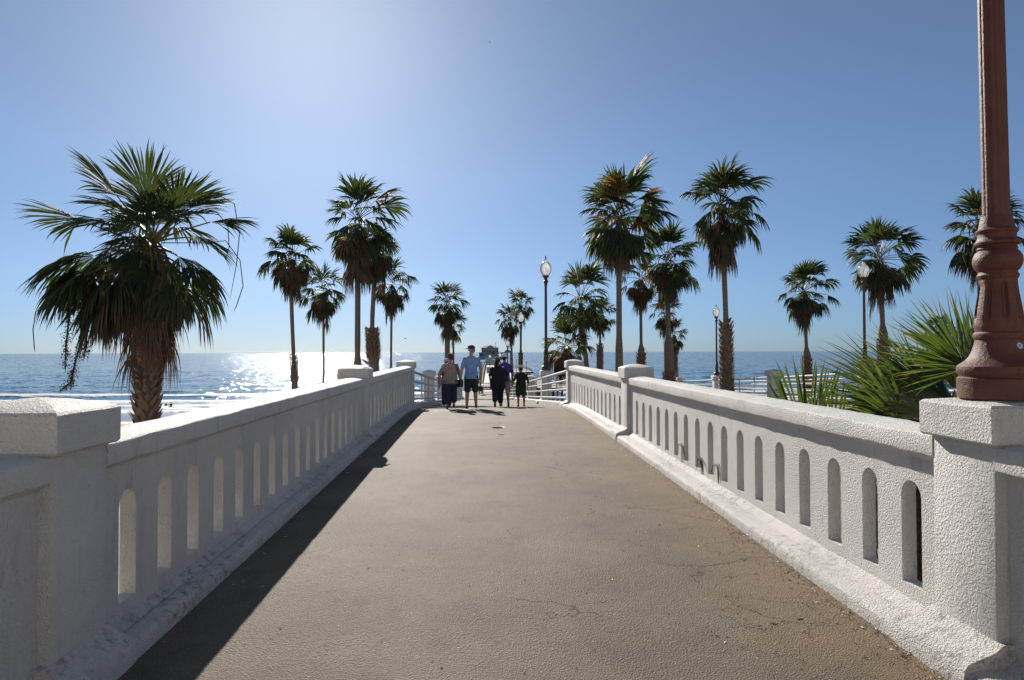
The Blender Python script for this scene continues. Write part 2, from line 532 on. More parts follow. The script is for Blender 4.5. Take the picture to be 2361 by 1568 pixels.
def wave(x, y):
    """swell, breakers and the crest weight for the foam"""
    env = sstep(88, 112, y) * (1 - sstep(300, 420, y))
    z = 0; crest = 0
    for (y0, amp, wid, wob, seed) in ((112, .22, 3.2, 5, 1), (126, .38, 3.6, 6, 2), (139, .85, 4.2, 7, 3), (158, .4, 5.5, 8, 4), (186, .85, 8, 9, 5), (228, .5, 10, 11, 6), (275, .45, 12, 12, 7), (330, .4, 14, 14, 8)):
        c = y0 + wob * mnoise.noise(V((x * .011, seed * 7.3, 0))) + 2 * mnoise.noise(V((x * .07, seed * 3.1, 5)))
        a = amp * (0.62 + 0.6 * mnoise.noise(V((x * .016 + seed * 9, seed, 2))))
        t = (y - c) / wid
        if abs(t) < 3:
            g = exp(-t * t * (1.6 if t < 0 else .6))
            z += a * g
            if y0 in (112, 126, 139, 158):
                crest = max(crest, exp(-((t - .15) * 1.5) ** 2) * (0.75 if y0 < 150 else .35) * min(1, max(0, a / .35)))
    z += .12 * mnoise.noise(V((x * .15, y * .3, 1)))
    return z * env, crest * env


xs = [-230 + 2.0 * i for i in range(241)]
ys = [88 + 0.9 * i for i in range(100)] + [178 + 1.8 * i for i in range(140)]
vs = []; cr = []
for y in ys:
    for x in xs:
        ex = sstep(230, 200, abs(x - 10)) if False else (1 - sstep(205, 228, abs(x - 10)))
        z, c = wave(x, y)
        vs.append((x, y, SEA + z * ex)); cr.append(c)
n = len(xs)
fs = [(j * n + i, j * n + i + 1, (j + 1) * n + i + 1, (j + 1) * n + i) for j in range(len(ys) - 1) for i in range(n - 1)]
mb = MB(); mb.add(vs, fs)
# flat open sea round the swell grid (butted edge to edge)
x0, x1, y0, y1, B = xs[0], xs[-1], ys[0], ys[-1], 42000
o0 = len(mb.v)
far = [(-B, y0), (x0, y0), (x1, y0), (B, y0), (-B, y1), (x0, y1), (x1, y1), (B, y1), (-B, B), (x0, B), (x1, B), (B, B)]
mb.add([(a, b, SEA) for a, b in far], [(0, 1, 5, 4), (2, 3, 7, 6), (4, 5, 9, 8), (5, 6, 10, 9), (6, 7, 11, 10)])
cr += [0] * len(far)
sea = mb.build('water', M['water'], smooth=True)
at_ = sea.data.attributes.new('crest', 'FLOAT', 'POINT')
at_.data.foreach_set('value', cr)
tag(sea, None, kind='structure')

# unseen paving at street level behind the viewer, added pale to bounce sunlight
mb = MB(); mb.box((0, -34.2, -.20), (120, 52, .3)); tag(mb.build('bounce_pavement', M['concrete']), None, kind='structure')

# unseen pale bank added behind the viewer to bounce sunlight onto shaded faces
mb = MB(); vs, fs = grid([-90 + 6 * i for i in range(31)], [-24, -25.5, -27, -29, -32, -40, -60], lambda x, y: -.06 + 13 * sstep(-24, -31, y) * (1 + .15 * mnoise.noise(V((x * .06, y * .2, 0)))))
mb.add(vs, fs); tag(mb.build('bounce_bank', M['bounce_bank'], smooth=True), None, kind='structure')

# walkway: one slab following the arch and the ramp
ys = [-8 + 0.5 * i for i in range(56)] + [20 + 2 * i for i in range(33)]
mb = MB()


def deckprof(y):
    z = zdeck(y); h = 2.48
    cx = (XL + XR) / 2
    return [(cx - h, y, z - .45), (cx + h, y, z - .45), (cx + h, y, z - .02), (cx + 1.9, y, z), (cx - 1.9, y, z), (cx - h, y, z - .02)]


sweep(mb, deckprof, [y for y in ys if y <= 84])
walk = mb.build('walkway', M['asphalt'], smooth=True, angle=30)
fix_normals(walk)
tag(walk, None, kind='structure')

# ------------------------------------------------------------------ parapets
SIDE = {'L': (XL, 1), 'R': (XR, -1)}


def parapet(side, y0, y1, slots, label, seed):
    xc, s = SIDE[side]
    ym = (y0 + y1) / 2
    root = thing('parapet_wall', (xc, ym, zdeck(ym)), label, 'wall', 'white parapet walls with arched slots')
    # --- pierced panel
    mb = MB(); U, UO = .150, .060
    rng = random.Random(seed)

    def P(u, y, z):
        return (xc + s * u, y, z)
    zb = lambda y: zdeck(y) - .30
    zt = lambda y: ztop(y) - .11
    cells = []
    cur = y0
    for (c, w, za, zc) in slots:
        cells.append((cur, c - w / 2, None)); cells.append((c - w / 2, c + w / 2, (c, w, za, zc))); cur = c + w / 2
    cells.append((cur, y1, None))
    NA = 8

    def face(quad, out):
        for u in (U, UO):
            q = [P(u, y, z) for y, z in quad]
            if (u == U) == (s > 0): q = q[::-1] if not out else q
            mb.add(q, [(0, 1, 2, 3)])
    for (a, b, sl) in cells:
        if sl is None:
            k = max(1, int((b - a) / .25))
            for i in range(k):
                p, q = a + (b - a) * i / k, a + (b - a) * (i + 1) / k
                face([(p, zb(p)), (q, zb(q)), (q, zt(q)), (p, zt(p))], True)
            continue
        c, w, za, zc = sl
        r = w / 2
        face([(a, zb(a)), (b, zb(b)), (b, za), (a, za)], True)
        arch = [(c - r * cos(pi * i / NA), zc - r * 1.05 + r * 1.05 * sin(pi * i / NA)) for i in range(NA + 1)]
        arch[0] = (a, arch[0][1]); arch[-1] = (b, arch[-1][1])
        for i in range(NA):
            (p, zp), (q, zq) = arch[i], arch[i + 1]
            face([(p, zp), (q, zq), (q, zt(q)), (p, zt(p))], True)
        # reveal, slightly uneven, with a sill that falls outward
        ring = [(a, za), (b, za)] + [(b, za + (arch[-1][1] - za) * k / 4) for k in range(1, 4)] + arch[::-1] + [(a, za + (arch[0][1] - za) * k / 4) for k in range(3, 0, -1)]
        vs = []
        for u in (U, .120, .090, UO):
            for (yy, zz) in ring:
                j = 0.005 if UO < u < U else 0
                vs.append(P(u, yy + rng.uniform(-j, j), zz + rng.uniform(-j, j)))
        m = len(ring)
        mb.add(vs, [(k * m + i, k * m + (i + 1) % m, (k + 1) * m + (i + 1) % m, (k + 1) * m + i) for k in range(3) for i in range(m)])
    # ends and underside
    for y in (y0, y1):
        mb.add([P(U, y, zb(y)), P(UO, y, zb(y)), P(UO, y, zt(y)), P(U, y, zt(y))], [(0, 1, 2, 3)])
    o = mb.build('panel', M['stucco'], root)
    bm = bmesh.new(); bm.from_mesh(o.data)
    bmesh.ops.remove_doubles(bm, verts=bm.verts, dist=1e-4)
    bmesh.ops.recalc_face_normals(bm, faces=bm.faces)
    bm.to_mesh(o.data); bm.free()
    # --- coping
    mb = MB()
    prof = [(.140, -.150), (.151, -.148), (.170, -.128), (.196, -.118), (.206, -.110), (.209, -.100), (.210, -.012), (.206, -.003), (.197, .003), (.060, .022), (.045, .024), (-.03, .022), (-.19, -.010), (-.203, -.020), (-.206, -.10), (-.16, -.125), (-.05, -.145)]
    st = [y0 + .002 + (y1 - y0 - .004) * i / max(2, int((y1 - y0) / .08)) for i in range(max(2, int((y1 - y0) / .08)) + 1)]
    sweep(mb, lambda y: [P(u, y, ztop(y) + z) for u, z in prof], st, jit=.006, seed=seed)
    o = mb.build('coping', M['stucco'], root, smooth=True, angle=33); fix_normals(o)
    # --- base kerb
    mb = MB()
    prof = [(.140, -.2), (.1515, .138), (.160, .130), (.196, .108), (.208, .100), (.214, .090), (.221, .090), (.227, .099), (.318, .090), (.338, .082), (.350, .068), (.355, .045), (.357, .0), (.357, -.2)]
    ke = .038 if side == 'R' else -.027
    prof = [(u + ke * max(0, (u - .2) / .157), z) for u, z in prof]
    sweep(mb, lambda y: [P(u, y, zdeck(y) + z) for u, z in prof], st, jit=.003, seed=seed + 5)
    o = mb.build('base_kerb', M['stucco_base'], root, smooth=True, angle=32); fix_normals(o)
    return root


def pillar(side, y, label, ramp=False, seed=0, flat=False):
    xc, s = SIDE[side]
    z0 = zdeck(y)
    zc = 1.336 if y < 20 else z0 + 1.33
    root = thing('stone_pillar', (xc, y, z0), label, 'pillar', 'white capped pillars along the walkway')
    mb = MB(); mb.box((xc, y, (z0 - .3 + zc - .17) / 2), (.41, .43, zc - .17 - z0 + .3))
    mb.build('shaft', M['stucco'], root, bevel=.014, segs=2, angle=40)
    mb = MB(); a, ch = .250, .185
    zb, zt = zc - ch, zc
    rise = .030 if flat else .058
    vs = []
    rows = [(a - .012, zb), (a, zb + .012), (a, zt - .01), (a - .014, zt + .003), (a * .72, zt + rise * .42), (a * .36, zt + rise * .80), (a * .06, zt + rise)]
    for (q, z) in rows:
        N = 6
        for (sx, sy, tx, ty) in ((-1, -1, 1, 0), (1, -1, 0, 1), (1, 1, -1, 0), (-1, 1, 0, -1)):
            for k in range(N):
                t = 2 * q * k / N
                p = V((xc + sx * q + tx * t, y + sy * q + ty * t, z))
                vs.append(p + mnoise.noise_vector(p * 7 + V((seed, 0, 0))) * .004)
    n = 24
    fs = [(i * n + j, i * n + (j + 1) % n, (i + 1) * n + (j + 1) % n, (i + 1) * n + j) for i in range(len(rows) - 1) for j in range(n)]
    fs += [tuple(range(n - 1, -1, -1)), tuple((len(rows) - 1) * n + j for j in range(n))]
    mb.add(vs, fs); mb.build('cap', M['stucco'], root, angle=22)
    mb = MB()
    ke = .038 if side == 'R' else -.027
    prof = [(-.20, -.2), (-.20, .20), (.207, .20), (.222, .185), (.245, .165), (.315, .135), (.345, .118), (.360, .090), (.366, .02), (.366, -.2)]
    prof = [(u + ke * max(0, (u - .2) / .157), z) for u, z in prof]
    k = 9
    sweep(mb, lambda yy: [(xc + s * u, yy, z0 + z) for u, z in prof], [y - .25 + .50 * i / k for i in range(k + 1)], jit=.006, seed=seed)
    o = mb.build('base', M['stucco_base'], root, angle=38); fix_normals(o)
    return root


def slots_between(y0, y1, first, pitch, n, seed):
    rng = random.Random(seed)
    out = []
    for i in range(n):
        c = first + pitch * i + rng.uniform(-.012, .012)
        out.append((c, .172 + rng.uniform(-.006, .006), zdeck(c) * .4 + .235, .855 - .004 * (c - 3) + rng.uniform(-.006, .006)))
    return out


parapet('L', -4.0, 2.98, slots_between(0, 0, -3.4, .415, 15, 3), 'white parapet at bottom left, before the nearest left pillar', 11)
parapet('R', -4.0, 2.98, slots_between(0, 0, -3.4, .415, 15, 4), 'white parapet bay cut off at the bottom right corner, before the lamp pillar', 12)
parapet('L', 3.40, 10.795, slots_between(0, 0, 3.70, .415, 17, 5), 'long shaded white parapet with bright arched slots on the left of the walkway', 13)
parapet('R', 3.40, 10.795, slots_between(0, 0, 3.66, .415, 17, 6), 'long sunlit white parapet with dry fronds poking through its slots, on the right', 14)
parapet('L', 11.205, 18.195, slots_between(0, 0, 11.6, .44, 15, 7), 'farther shaded white parapet bay between the second and third left pillars', 15)
parapet('R', 11.205, 18.195, slots_between(0, 0, 11.6, .44, 15, 8), 'farther sunlit white parapet bay between the second and third right pillars', 16)

ORD = ['nearest', 'second', 'third', 'fourth', 'fifth', 'sixth', 'seventh', 'eighth', 'ninth']
for i, y in enumerate(PIL):
    for sd, nm in (('L', 'left'), ('R', 'right')):
        if i == 0:
            lb = 'big white pillar with shallow pyramid cap at the left edge' if sd == 'L' else 'big rough white pillar carrying the red iron lamp post'
        elif i < 3:
            lb = f'white pillar with pyramid cap, {ORD[i]} along the {nm} parapet' + (', a bird on it' if (sd == 'L' and i == 1) else '')
        elif i in (3, 5, 8) and sd == 'R':
            lb = {3: 'white pillar carrying the tall brown lamp past the right parapet', 5: 'white pillar on the ramp under the second brown lamp', 8: 'white pillar low on the ramp under the third brown lamp'}[i]
        else:
            lb = f'white pillar between pipe railings, {ORD[i]} on the {nm} side of the walkway'
        pillar(sd, y, lb, seed=i * 2 + (sd == 'R'), flat=(i == 0 and sd == 'R'))


def pipe_railing(a, b, za, zb, label, group, n=2, base=True, h=1.03, lean=0):
    """four pipes and thin uprights between ground points a and b (x, y)"""
    A, Bv = V((a[0], a[1], za)), V((b[0], b[1], zb))
    mid = (A + Bv) / 2
    root = thing('pipe_railing', mid, label, 'railing', group)
    for k, (hh, r) in enumerate(((h, .042), (h * .74, .030), (h * .50, .030), (h * .26, .030))):
        mb = MB(); mb.tube([A + V((0, 0, hh)), A.lerp(Bv, .5) + V((0, 0, hh)), Bv + V((0, 0, hh))], r, 10)
        mb.build('top_rail' if k == 0 else 'rail', M['pipe'], root, smooth=True, angle=60)
    for i in range(n):
        p = A.lerp(Bv, (i + 1) / (n + 1))
        mb = MB(); mb.box(p + V((0, 0, h / 2 - .02)), (.035, .06, h - .03)); mb.build('upright', M['pipe'], root, bevel=.006, segs=1)
    if base:
        mb = MB()
        d = (Bv - A).normalized(); sd = V((d.y, -d.x, 0)).normalized()
        pr = [(-.16, -.3), (-.16, .13), (-.13, .16), (.13, .16), (.16, .13), (.17, -.3)]
        sweep(mb, lambda t: [A.lerp(Bv, t) + sd * u + V((0, 0, z)) for u, z in pr], [i / 12 for i in range(13)], jit=.005)
        o = mb.build('base_kerb', M['stucco_base'], root, angle=40); fix_normals(o)
    return root


WHERE = ['between the third and fourth', 'between the fourth and fifth', 'between the fifth and sixth', 'between the sixth and seventh', 'between the seventh and eighth', 'between the eighth and ninth']
for i in range(2, 8):
    y0, y1 = PIL[i] + .22, PIL[i + 1] - .22
    for sd, nm, sh in (('L', 'left', 'dark shaded'), ('R', 'right', 'pale sunlit')):
        xc, s = SIDE[sd]
        xk = xc + s * .18
        pipe_railing((xk, y0), (xk, y1), zdeck(y0), zdeck(y1), f'{sh} pipe railing on a white kerb {WHERE[i-2]} {nm} pillars', 'pipe railings down the ramp')
# cross railing closing the landing
pipe_railing((-1.9, 79.5), (2.4, 79.5), -3.2, -3.2, 'pipe railing across the foot of the ramp, behind the bench', 'pipe railings down the ramp', n=3, base=False)

# ------------------------------------------------------------------ lamp posts
LAMPBASE = [(.186, 0), (.186, .100), (.176, .106), (.176, .112), (.184, .124), (.187, .142), (.184, .160), (.170, .172), (.150, .186), (.133, .205), (.120, .232), (.108, .268), (.104, .292), (.108, .300), (.112, .312), (.110, .326), (.102, .334), (.104, .350), (.107, .360), (.107, .372)]
LAMPBODY = [(.105, .372), (.104, .40), (.098, .47), (.090, .55), (.082, .60)]
LAMPTOP = [(.081, .600), (.088, .612), (.090, .622), (.083, .632), (.083, .640), (.092, .650), (.103, .672), (.107, .692), (.104, .715), (.094, .738), (.083, .748), (.088, .757), (.082, .765), (.083, .770), (.097, .778), (.099, .788), (.088, .800), (.082, .815), (.083, .832), (.091, .842), (.092, .850), (.078, .862), (.076, .872), (.070, .905), (.066, .924)]


def lamp(loc, label, near=False, lean=0.0, group='brown acorn globe lamp posts'):
    root = thing('street_lamp', loc, label, 'lamp', group)
    x, y, z = loc
    ir = M['iron'] if near else M['iron_dark']
    n = 64 if near else 20
    rt = Matrix.Rotation(lean, 4, 'Y')

    def put(mb, name, mat, ang=35, **k):
        o = mb.build(name, mat, None, angle=ang, **k)
        o.parent = root
        o.matrix_local = rt
        return o
    mb = MB()
    mb.lathe(LAMPBASE, n)

    def fl(w, zz):
        if not near: return 1
        t = (w / (2 * pi) * 8) % 1
        k = sstep(.30, .37, t) * (1 - sstep(.63, .70, t))
        e = sstep(.385, .415, zz) * (1 - sstep(.565, .59, zz))
        return 1 - .16 * k * e
    if near:
        body = [(.105 - .024 * sstep(0, 1, (i / 14)) - 0.0 * i, .372 + .228 * i / 14) for i in range(15)]
        mb.lathe(body, 96, flute=fl)
    else:
        mb.lathe(LAMPBODY, n)
    mb.lathe(LAMPTOP, n)
    base = put(mb, 'base', ir)
    mb = MB()
    mb.lathe([(.060, .90), (.059, .93), (.056, 2.2), (.052, 3.44)], 48 if near else 16, flute=(lambda w, zz: 1 - .075 * (0.5 + 0.5 * cos(w * 12)) ** 2) if near else None)
    put(mb, 'pole', ir, ang=30)
    mb = MB()
    mb.lathe([(.052, 3.43), (.062, 3.46), (.064, 3.50), (.078, 3.56), (.105, 3.60), (.108, 3.62), (.070, 3.66), (.066, 3.70), (.078, 3.75), (.120, 3.80), (.147, 3.83), (.150, 3.845), (.13, 3.85)], n)
    put(mb, 'capital', ir)
    mb = MB()
    mb.lathe([(.125, 3.85), (.165, 3.90), (.205, 3.98), (.231, 4.08), (.236, 4.16), (.222, 4.25), (.185, 4.33), (.13, 4.39), (.09, 4.42), (.078, 4.44), (.078, 4.46), (.07, 4.475), (.05, 4.50), (.043, 4.52)], max(n, 24))
    g = put(mb, 'globe', M['globe'], ang=60)
    mb = MB(); mb.lathe([(.03, 3.85), (.035, 4.0), (.02, 4.12), (.012, 4.15)], 10); mb.ball((0, 0, 4.15), (.05, .05, .08), 10)
    b = mb.build('bulb', M['white'], None, angle=60); b.parent = g
    mb = MB(); mb.lathe([(.046, 4.515), (.05, 4.53), (.03, 4.55), (.018, 4.565), (.028, 4.59), (.030, 4.61), (.016, 4.64), (.004, 4.68)], 14)
    put(mb, 'finial', M['iron_dark'], ang=60)
    if near:
        # bolt with its washer on the bell of the base, and the seam of the casting
        an = radians(-84)
        q = V((cos(an) * .110, sin(an) * .110, .262))
        d = V((cos(an), sin(an), .25)).normalized()
        mb = MB(); mb.tube([q - d * .004, q + d * .003], [.0165, .0165], 20)
        mb.tube([q + d * .003, q + d * .009], [.006, .005], 8)
        w = mb.build('bolt', M['steel'], None, angle=30); w.parent = base
        an = radians(-85)
        mb = MB()
        mb.tube([V((cos(an) * r, sin(an) * r, zz)) for r, zz in ((.1045, .24), (.1205, .205), (.150, .180), (.186, .155), (.188, .142))], .0022, 6)
        w = mb.build('seam', M['iron_dark'], None); w.parent = base
    return root


lamp((2.635, 3.19, 1.362), 'big rust red fluted lamp post standing on the near right pillar', near=True, lean=radians(-0.5))
for y, lb in ((26.4, 'tall brown lamp with acorn globe on the pillar past the right parapet'), (43.3, 'second brown lamp down the ramp, in front of a pale palm'), (65.2, 'third brown lamp far down the ramp, above the white capped man')):
    lamp((XR, y, zdeck(y) + 1.365), lb)
for (px, y, zz, lb) in ((1152, 90, -2.9, 'small far lamp globe just above the straw hat'), (1129, 118, -3.3, 'tiny far lamp on the pier beside the lifeguard tower'), (1213, 160, -4.5, 'tiny lamp post standing on the right wing of the pier'), (1190, 205, -4.5, 'thin distant lamp post on the pier right of the second ramp lamp')):
    p = at(px, 800, y)
    lamp((p.x, y, zz), lb)

# ------------------------------------------------------------------ second ramp on the right
RA = [((at(2160, 850, 15.0).x, 15.0), .10), ((at(1784, 860, 27).x, 27.0), -.56), ((at(1652, 870, 42).x, 42.0), -1.33), ((at(1568, 872, 51).x, 51.0), -1.80)]
mb = MB()
st = []
for (a, za), (b, zb) in zip(RA, RA[1:]):
    for i in range(10):
        t = i / 10
        st.append((a[0] + (b[0] - a[0]) * t, a[1] + (b[1] - a[1]) * t, za + (zb - za) * t))
st.append((RA[-1][0][0], RA[-1][0][1], RA[-1][1]))
sweep(mb, lambda q: [(q[0] - .2, q[1], q[2] - .35), (q[0] + 4.0, q[1], q[2] - .35), (q[0] + 4.0, q[1], q[2]), (q[0] - .2, q[1], q[2])], st)
o = mb.build('ramp_path', M['concrete']); fix_normals(o)
tag(o, None, kind='structure')


def ramp_pillar(x, y, z, label):
    root = thing('stone_pillar', (x, y, z), label, 'pillar', 'white pillars of the right ramp')
    mb = MB(); mb.box((x, y, z + .48), (.44, .44, 1.36)); mb.build('shaft', M['stucco'], root, bevel=.015, angle=40)
    mb = MB()
    mb.lathe([(.40, 1.12), (.415, 1.13), (.415, 1.32), (.40, 1.335), (.06, 1.40)], 4, (0, 0, 0))
    c = mb.build('cap', M['stucco'], root, bevel=.01, angle=30)
    c.data.transform(Matrix.Translation((x, y, z)) @ Matrix.Rotation(pi / 4, 4, 'Z'))
    return root


ramp_pillar(RA[1][0][0], 27.0, -.56, 'white pillar among the rails left of the upright palm fan')
ramp_pillar(RA[2][0][0], 42.0, -1.33, 'white pillar under the small lamp on the far right ramp')
ramp_pillar(RA[3][0][0], 51.0, -1.80, 'small white pillar where the far right rails end')
for k, ((a, za), (b, zb)) in enumerate(zip(RA, RA[1:])):
    nm = ['behind the upright palm fan', 'just right of the stout scaly trunk', 'at the small lamp, farthest of the ramp'][k]
    u = (V(b) - V(a)).normalized() * .25
    pipe_railing(V(a) + (u if k else V((0, 0))), V(b) - u, za, zb, f'pale near side railing of the right ramp, {nm}', 'pipe railings of the right ramp', n=3, base=False, h=1.06)
    a2, b2 = V(a) + V((3.7, 0)), V(b) + V((3.7, 0))
    pipe_railing(a2, b2, za, zb, f'seaward railing of the right ramp, {nm}', 'pipe railings of the right ramp', n=4, base=False, h=1.0)
lamp((RA[2][0][0], 42.0, .04), 'brown acorn lamp on a white pillar left of the stout palm trunk')
p = at(1990, 600, 28)
lamp((p.x, 28, 1.02), 'brown acorn lamp in front of a palm crown at the right', )
ramp_pillar(p.x, 28, -.35, 'white pillar of the right lamp, hidden behind the fan fronds')
p = at(1485, 775, 70)
lamp((p.x, 70, -2.6), 'small acorn lamp half hidden behind palm trunks right of centre')
# ------------------------------------------------------------------ palms
UP = V((0, 0, 1))


def fan(mb, base, a, n, L, nseg, spread, rng, mat, fused=.5, grav=.5, cup=.0, wfac=1.0, ragged=.12, rows=4, tipmat=None):
    """a palmate blade: pleated segments joined near the stalk, free drooping tips"""
    a = a.normalized(); s = a.cross(n).normalized(); n = s.cross(a).normalized()
    half = spread / 2
    dphi = spread / nseg
    ts = {4: (.04, fused * .6, fused, (1 + fused) / 2, 1.0), 3: (.05, fused, (1 + fused) * .55, 1.0), 6: (.04, fused * .5, fused, fused + (1 - fused) * .28, fused + (1 - fused) * .55, fused + (1 - fused) * .8, 1.0)}[rows]
    for k in range(nseg):
        ph = -half + dphi * (k + .5) + rng.uniform(-.25, .25) * dphi
        Ls = L * (.70 + .30 * cos(ph * .75)) * rng.uniform(1 - ragged, 1 + ragged * .4)
        d = a * cos(ph) + s * sin(ph) + n * (cup * abs(sin(ph)) + rng.uniform(-.05, .05))
        d.normalize()
        w = (d.cross(n)).normalized()
        p = base.copy(); prev = 0; dd = d.copy()
        g = grav * rng.uniform(.6, 1.5)
        crl = rng.uniform(-.35, .35)
        if rng.random() < .07: Ls *= rng.uniform(.55, .8)
        if rng.random() < .08: g *= 2.4
        pts = []
        for t in ts:
            step = (t - prev) * Ls
            if t > fused * .6:
                f = (t - fused * .6)
                dd = (dd + V((0, 0, -1)) * g * f * (t - prev) * 3.2 + w * crl * f * (t - prev) * 3).normalized()
            p = p + dd * step
            hw = min(t, fused) * Ls * dphi * .56 * wfac
            if t > fused: hw *= max(0, 1 - ((t - fused) / (1 - fused)) ** 1.15)
            pts.append((p.copy(), hw)); prev = t
        vs = []
        for q, hw in pts[:-1]:
            vs += [q - w * hw, q + n * hw * .75, q + w * hw]
        vs.append(pts[-1][0])
        fs = []
        m = len(pts) - 1
        for i in range(m - 1):
            o = i * 3
            fs += [(o, o + 1, o + 4, o + 3), (o + 1, o + 2, o + 5, o + 4)]
        o = (m - 1) * 3
        fs += [(o, o + 1, o + 3), (o + 1, o + 2, o + 3)]
        if tipmat is not None and rng.random() < .5:
            mb.add(vs, fs[:-4], mat); mb.add(vs, fs[-4:], tipmat)
        else:
            mb.add(vs, fs, mat)


def stalk(mb, p, d, L, bend, r, mat, n=5, seg=5, flat=None):
    """a leaf stalk sagging under its own weight; returns end point and direction"""
    pts = [p.copy()]; d = d.normalized()
    for i in range(seg):
        d = (d + V((0, 0, -1)) * bend / seg).normalized()
        p = p + d * (L / seg); pts.append(p.copy())
    mb.tube(pts, [r * (1 - .5 * i / seg) for i in range(seg + 1)], n, mat)
    return p, d


def leaf(mb, o, d, Lp, L, rng, nseg=18, spread=3.3, grav=.5, bend=.3, mat=0, mstalk=3, r=.02, fused=.5, cup=.05, rows=4, roll=0.0, wfac=1.0, face=None, tilt=.35):
    p, e = stalk(mb, o, d, Lp, bend, r, mstalk)
    side = e.cross(UP)
    if side.length < .15:
        side = V((cos(roll * 5), sin(roll * 5), 0))
    side.normalize()
    n = side.cross(e).normalized()
    n = (Matrix.Rotation(roll, 3, e) @ n)
    e2 = (e - UP * tilt * .4).normalized()
    fan(mb, p, e2, n, L, nseg, spread, rng, mat, fused, grav, cup, wfac, rows=rows)


def dirv(az, el):
    return V((cos(el) * sin(az), cos(el) * cos(az), sin(el)))


def trunk_mesh(path, r0, r1, rng, boots=(0, 0), boot_r=1.35, n=14, boot_size=.13, collar=0):
    """leaning tapered trunk; between the two heights it wears old leaf bases"""
    mb = MB()
    k = 26
    pts = []; rr = []
    zs0, zs1 = path[0].z, path[-1].z

    def P(t):
        m = len(path) - 1
        f = t * m; i = min(m - 1, int(f)); u = f - i
        p0, p1, p2, p3 = path[max(0, i - 1)], path[i], path[i + 1], path[min(m, i + 2)]
        return .5 * ((2 * p1) + (p2 - p0) * u + (2 * p0 - 5 * p1 + 4 * p2 - p3) * u * u + (3 * p1 - p0 - 3 * p2 + p3) * u ** 3)
    for i in range(k + 1):
        t = i / k
        q = P(t); pts.append(q)
        z_ = q.z; bt = sstep(boots[1] + .25, boots[1] - .15, z_) if boots[1] > boots[0] else None
        rb = (r1 + (r0 - r1) * bt) if bt is not None else (r0 + (r1 - r0) * t)
        rr.append(rb * (1 + .35 * exp(-t * 9)) * (1 + .05 * mnoise.noise(q * 1.6)) * (1 + .035 * mnoise.noise(q * 7)))
    mb.tube(pts, rr, n)
    za, zb = boots
    if zb > za:
        z = za
        i = 0
        while z < zb:
            t = (z - zs0) / (zs1 - zs0)
            if 0 <= t <= 1:
                q = P(t); r = r0
                for h in range(7):
                    az = h * 2 * pi / 7 + i * .45 + rng.uniform(-.2, .2)
                    o = V((sin(az), cos(az), 0))
                    side = V((cos(az), -sin(az), 0))
                    Lb = boot_size * rng.uniform(.8, 1.35); w = boot_size * rng.uniform(.38, .55)
                    b0 = q + o * r * .9
                    b1 = q + o * (r * boot_r) + UP * Lb * .62
                    tip = q + o * (r * boot_r * rng.uniform(1.05, 1.32) + .01) + UP * Lb * rng.uniform(.9, 1.25)
                    vs = [b0 - side * w, b0 + side * w, b1 + side * w * .8, b1 - side * w * .8, tip + side * w * .22, tip - side * w * .22,
                          b1 + o * .022 + side * w * .1, b0 + o * (r * .30) - UP * .01]
                    mb.add(vs, [(0, 7, 6, 3), (7, 1, 2, 6), (3, 6, 5), (6, 2, 4), (6, 4, 5), (0, 3, 5, 4, 2, 1)], 1)
            z += boot_size * .62
            i += 1
    return mb


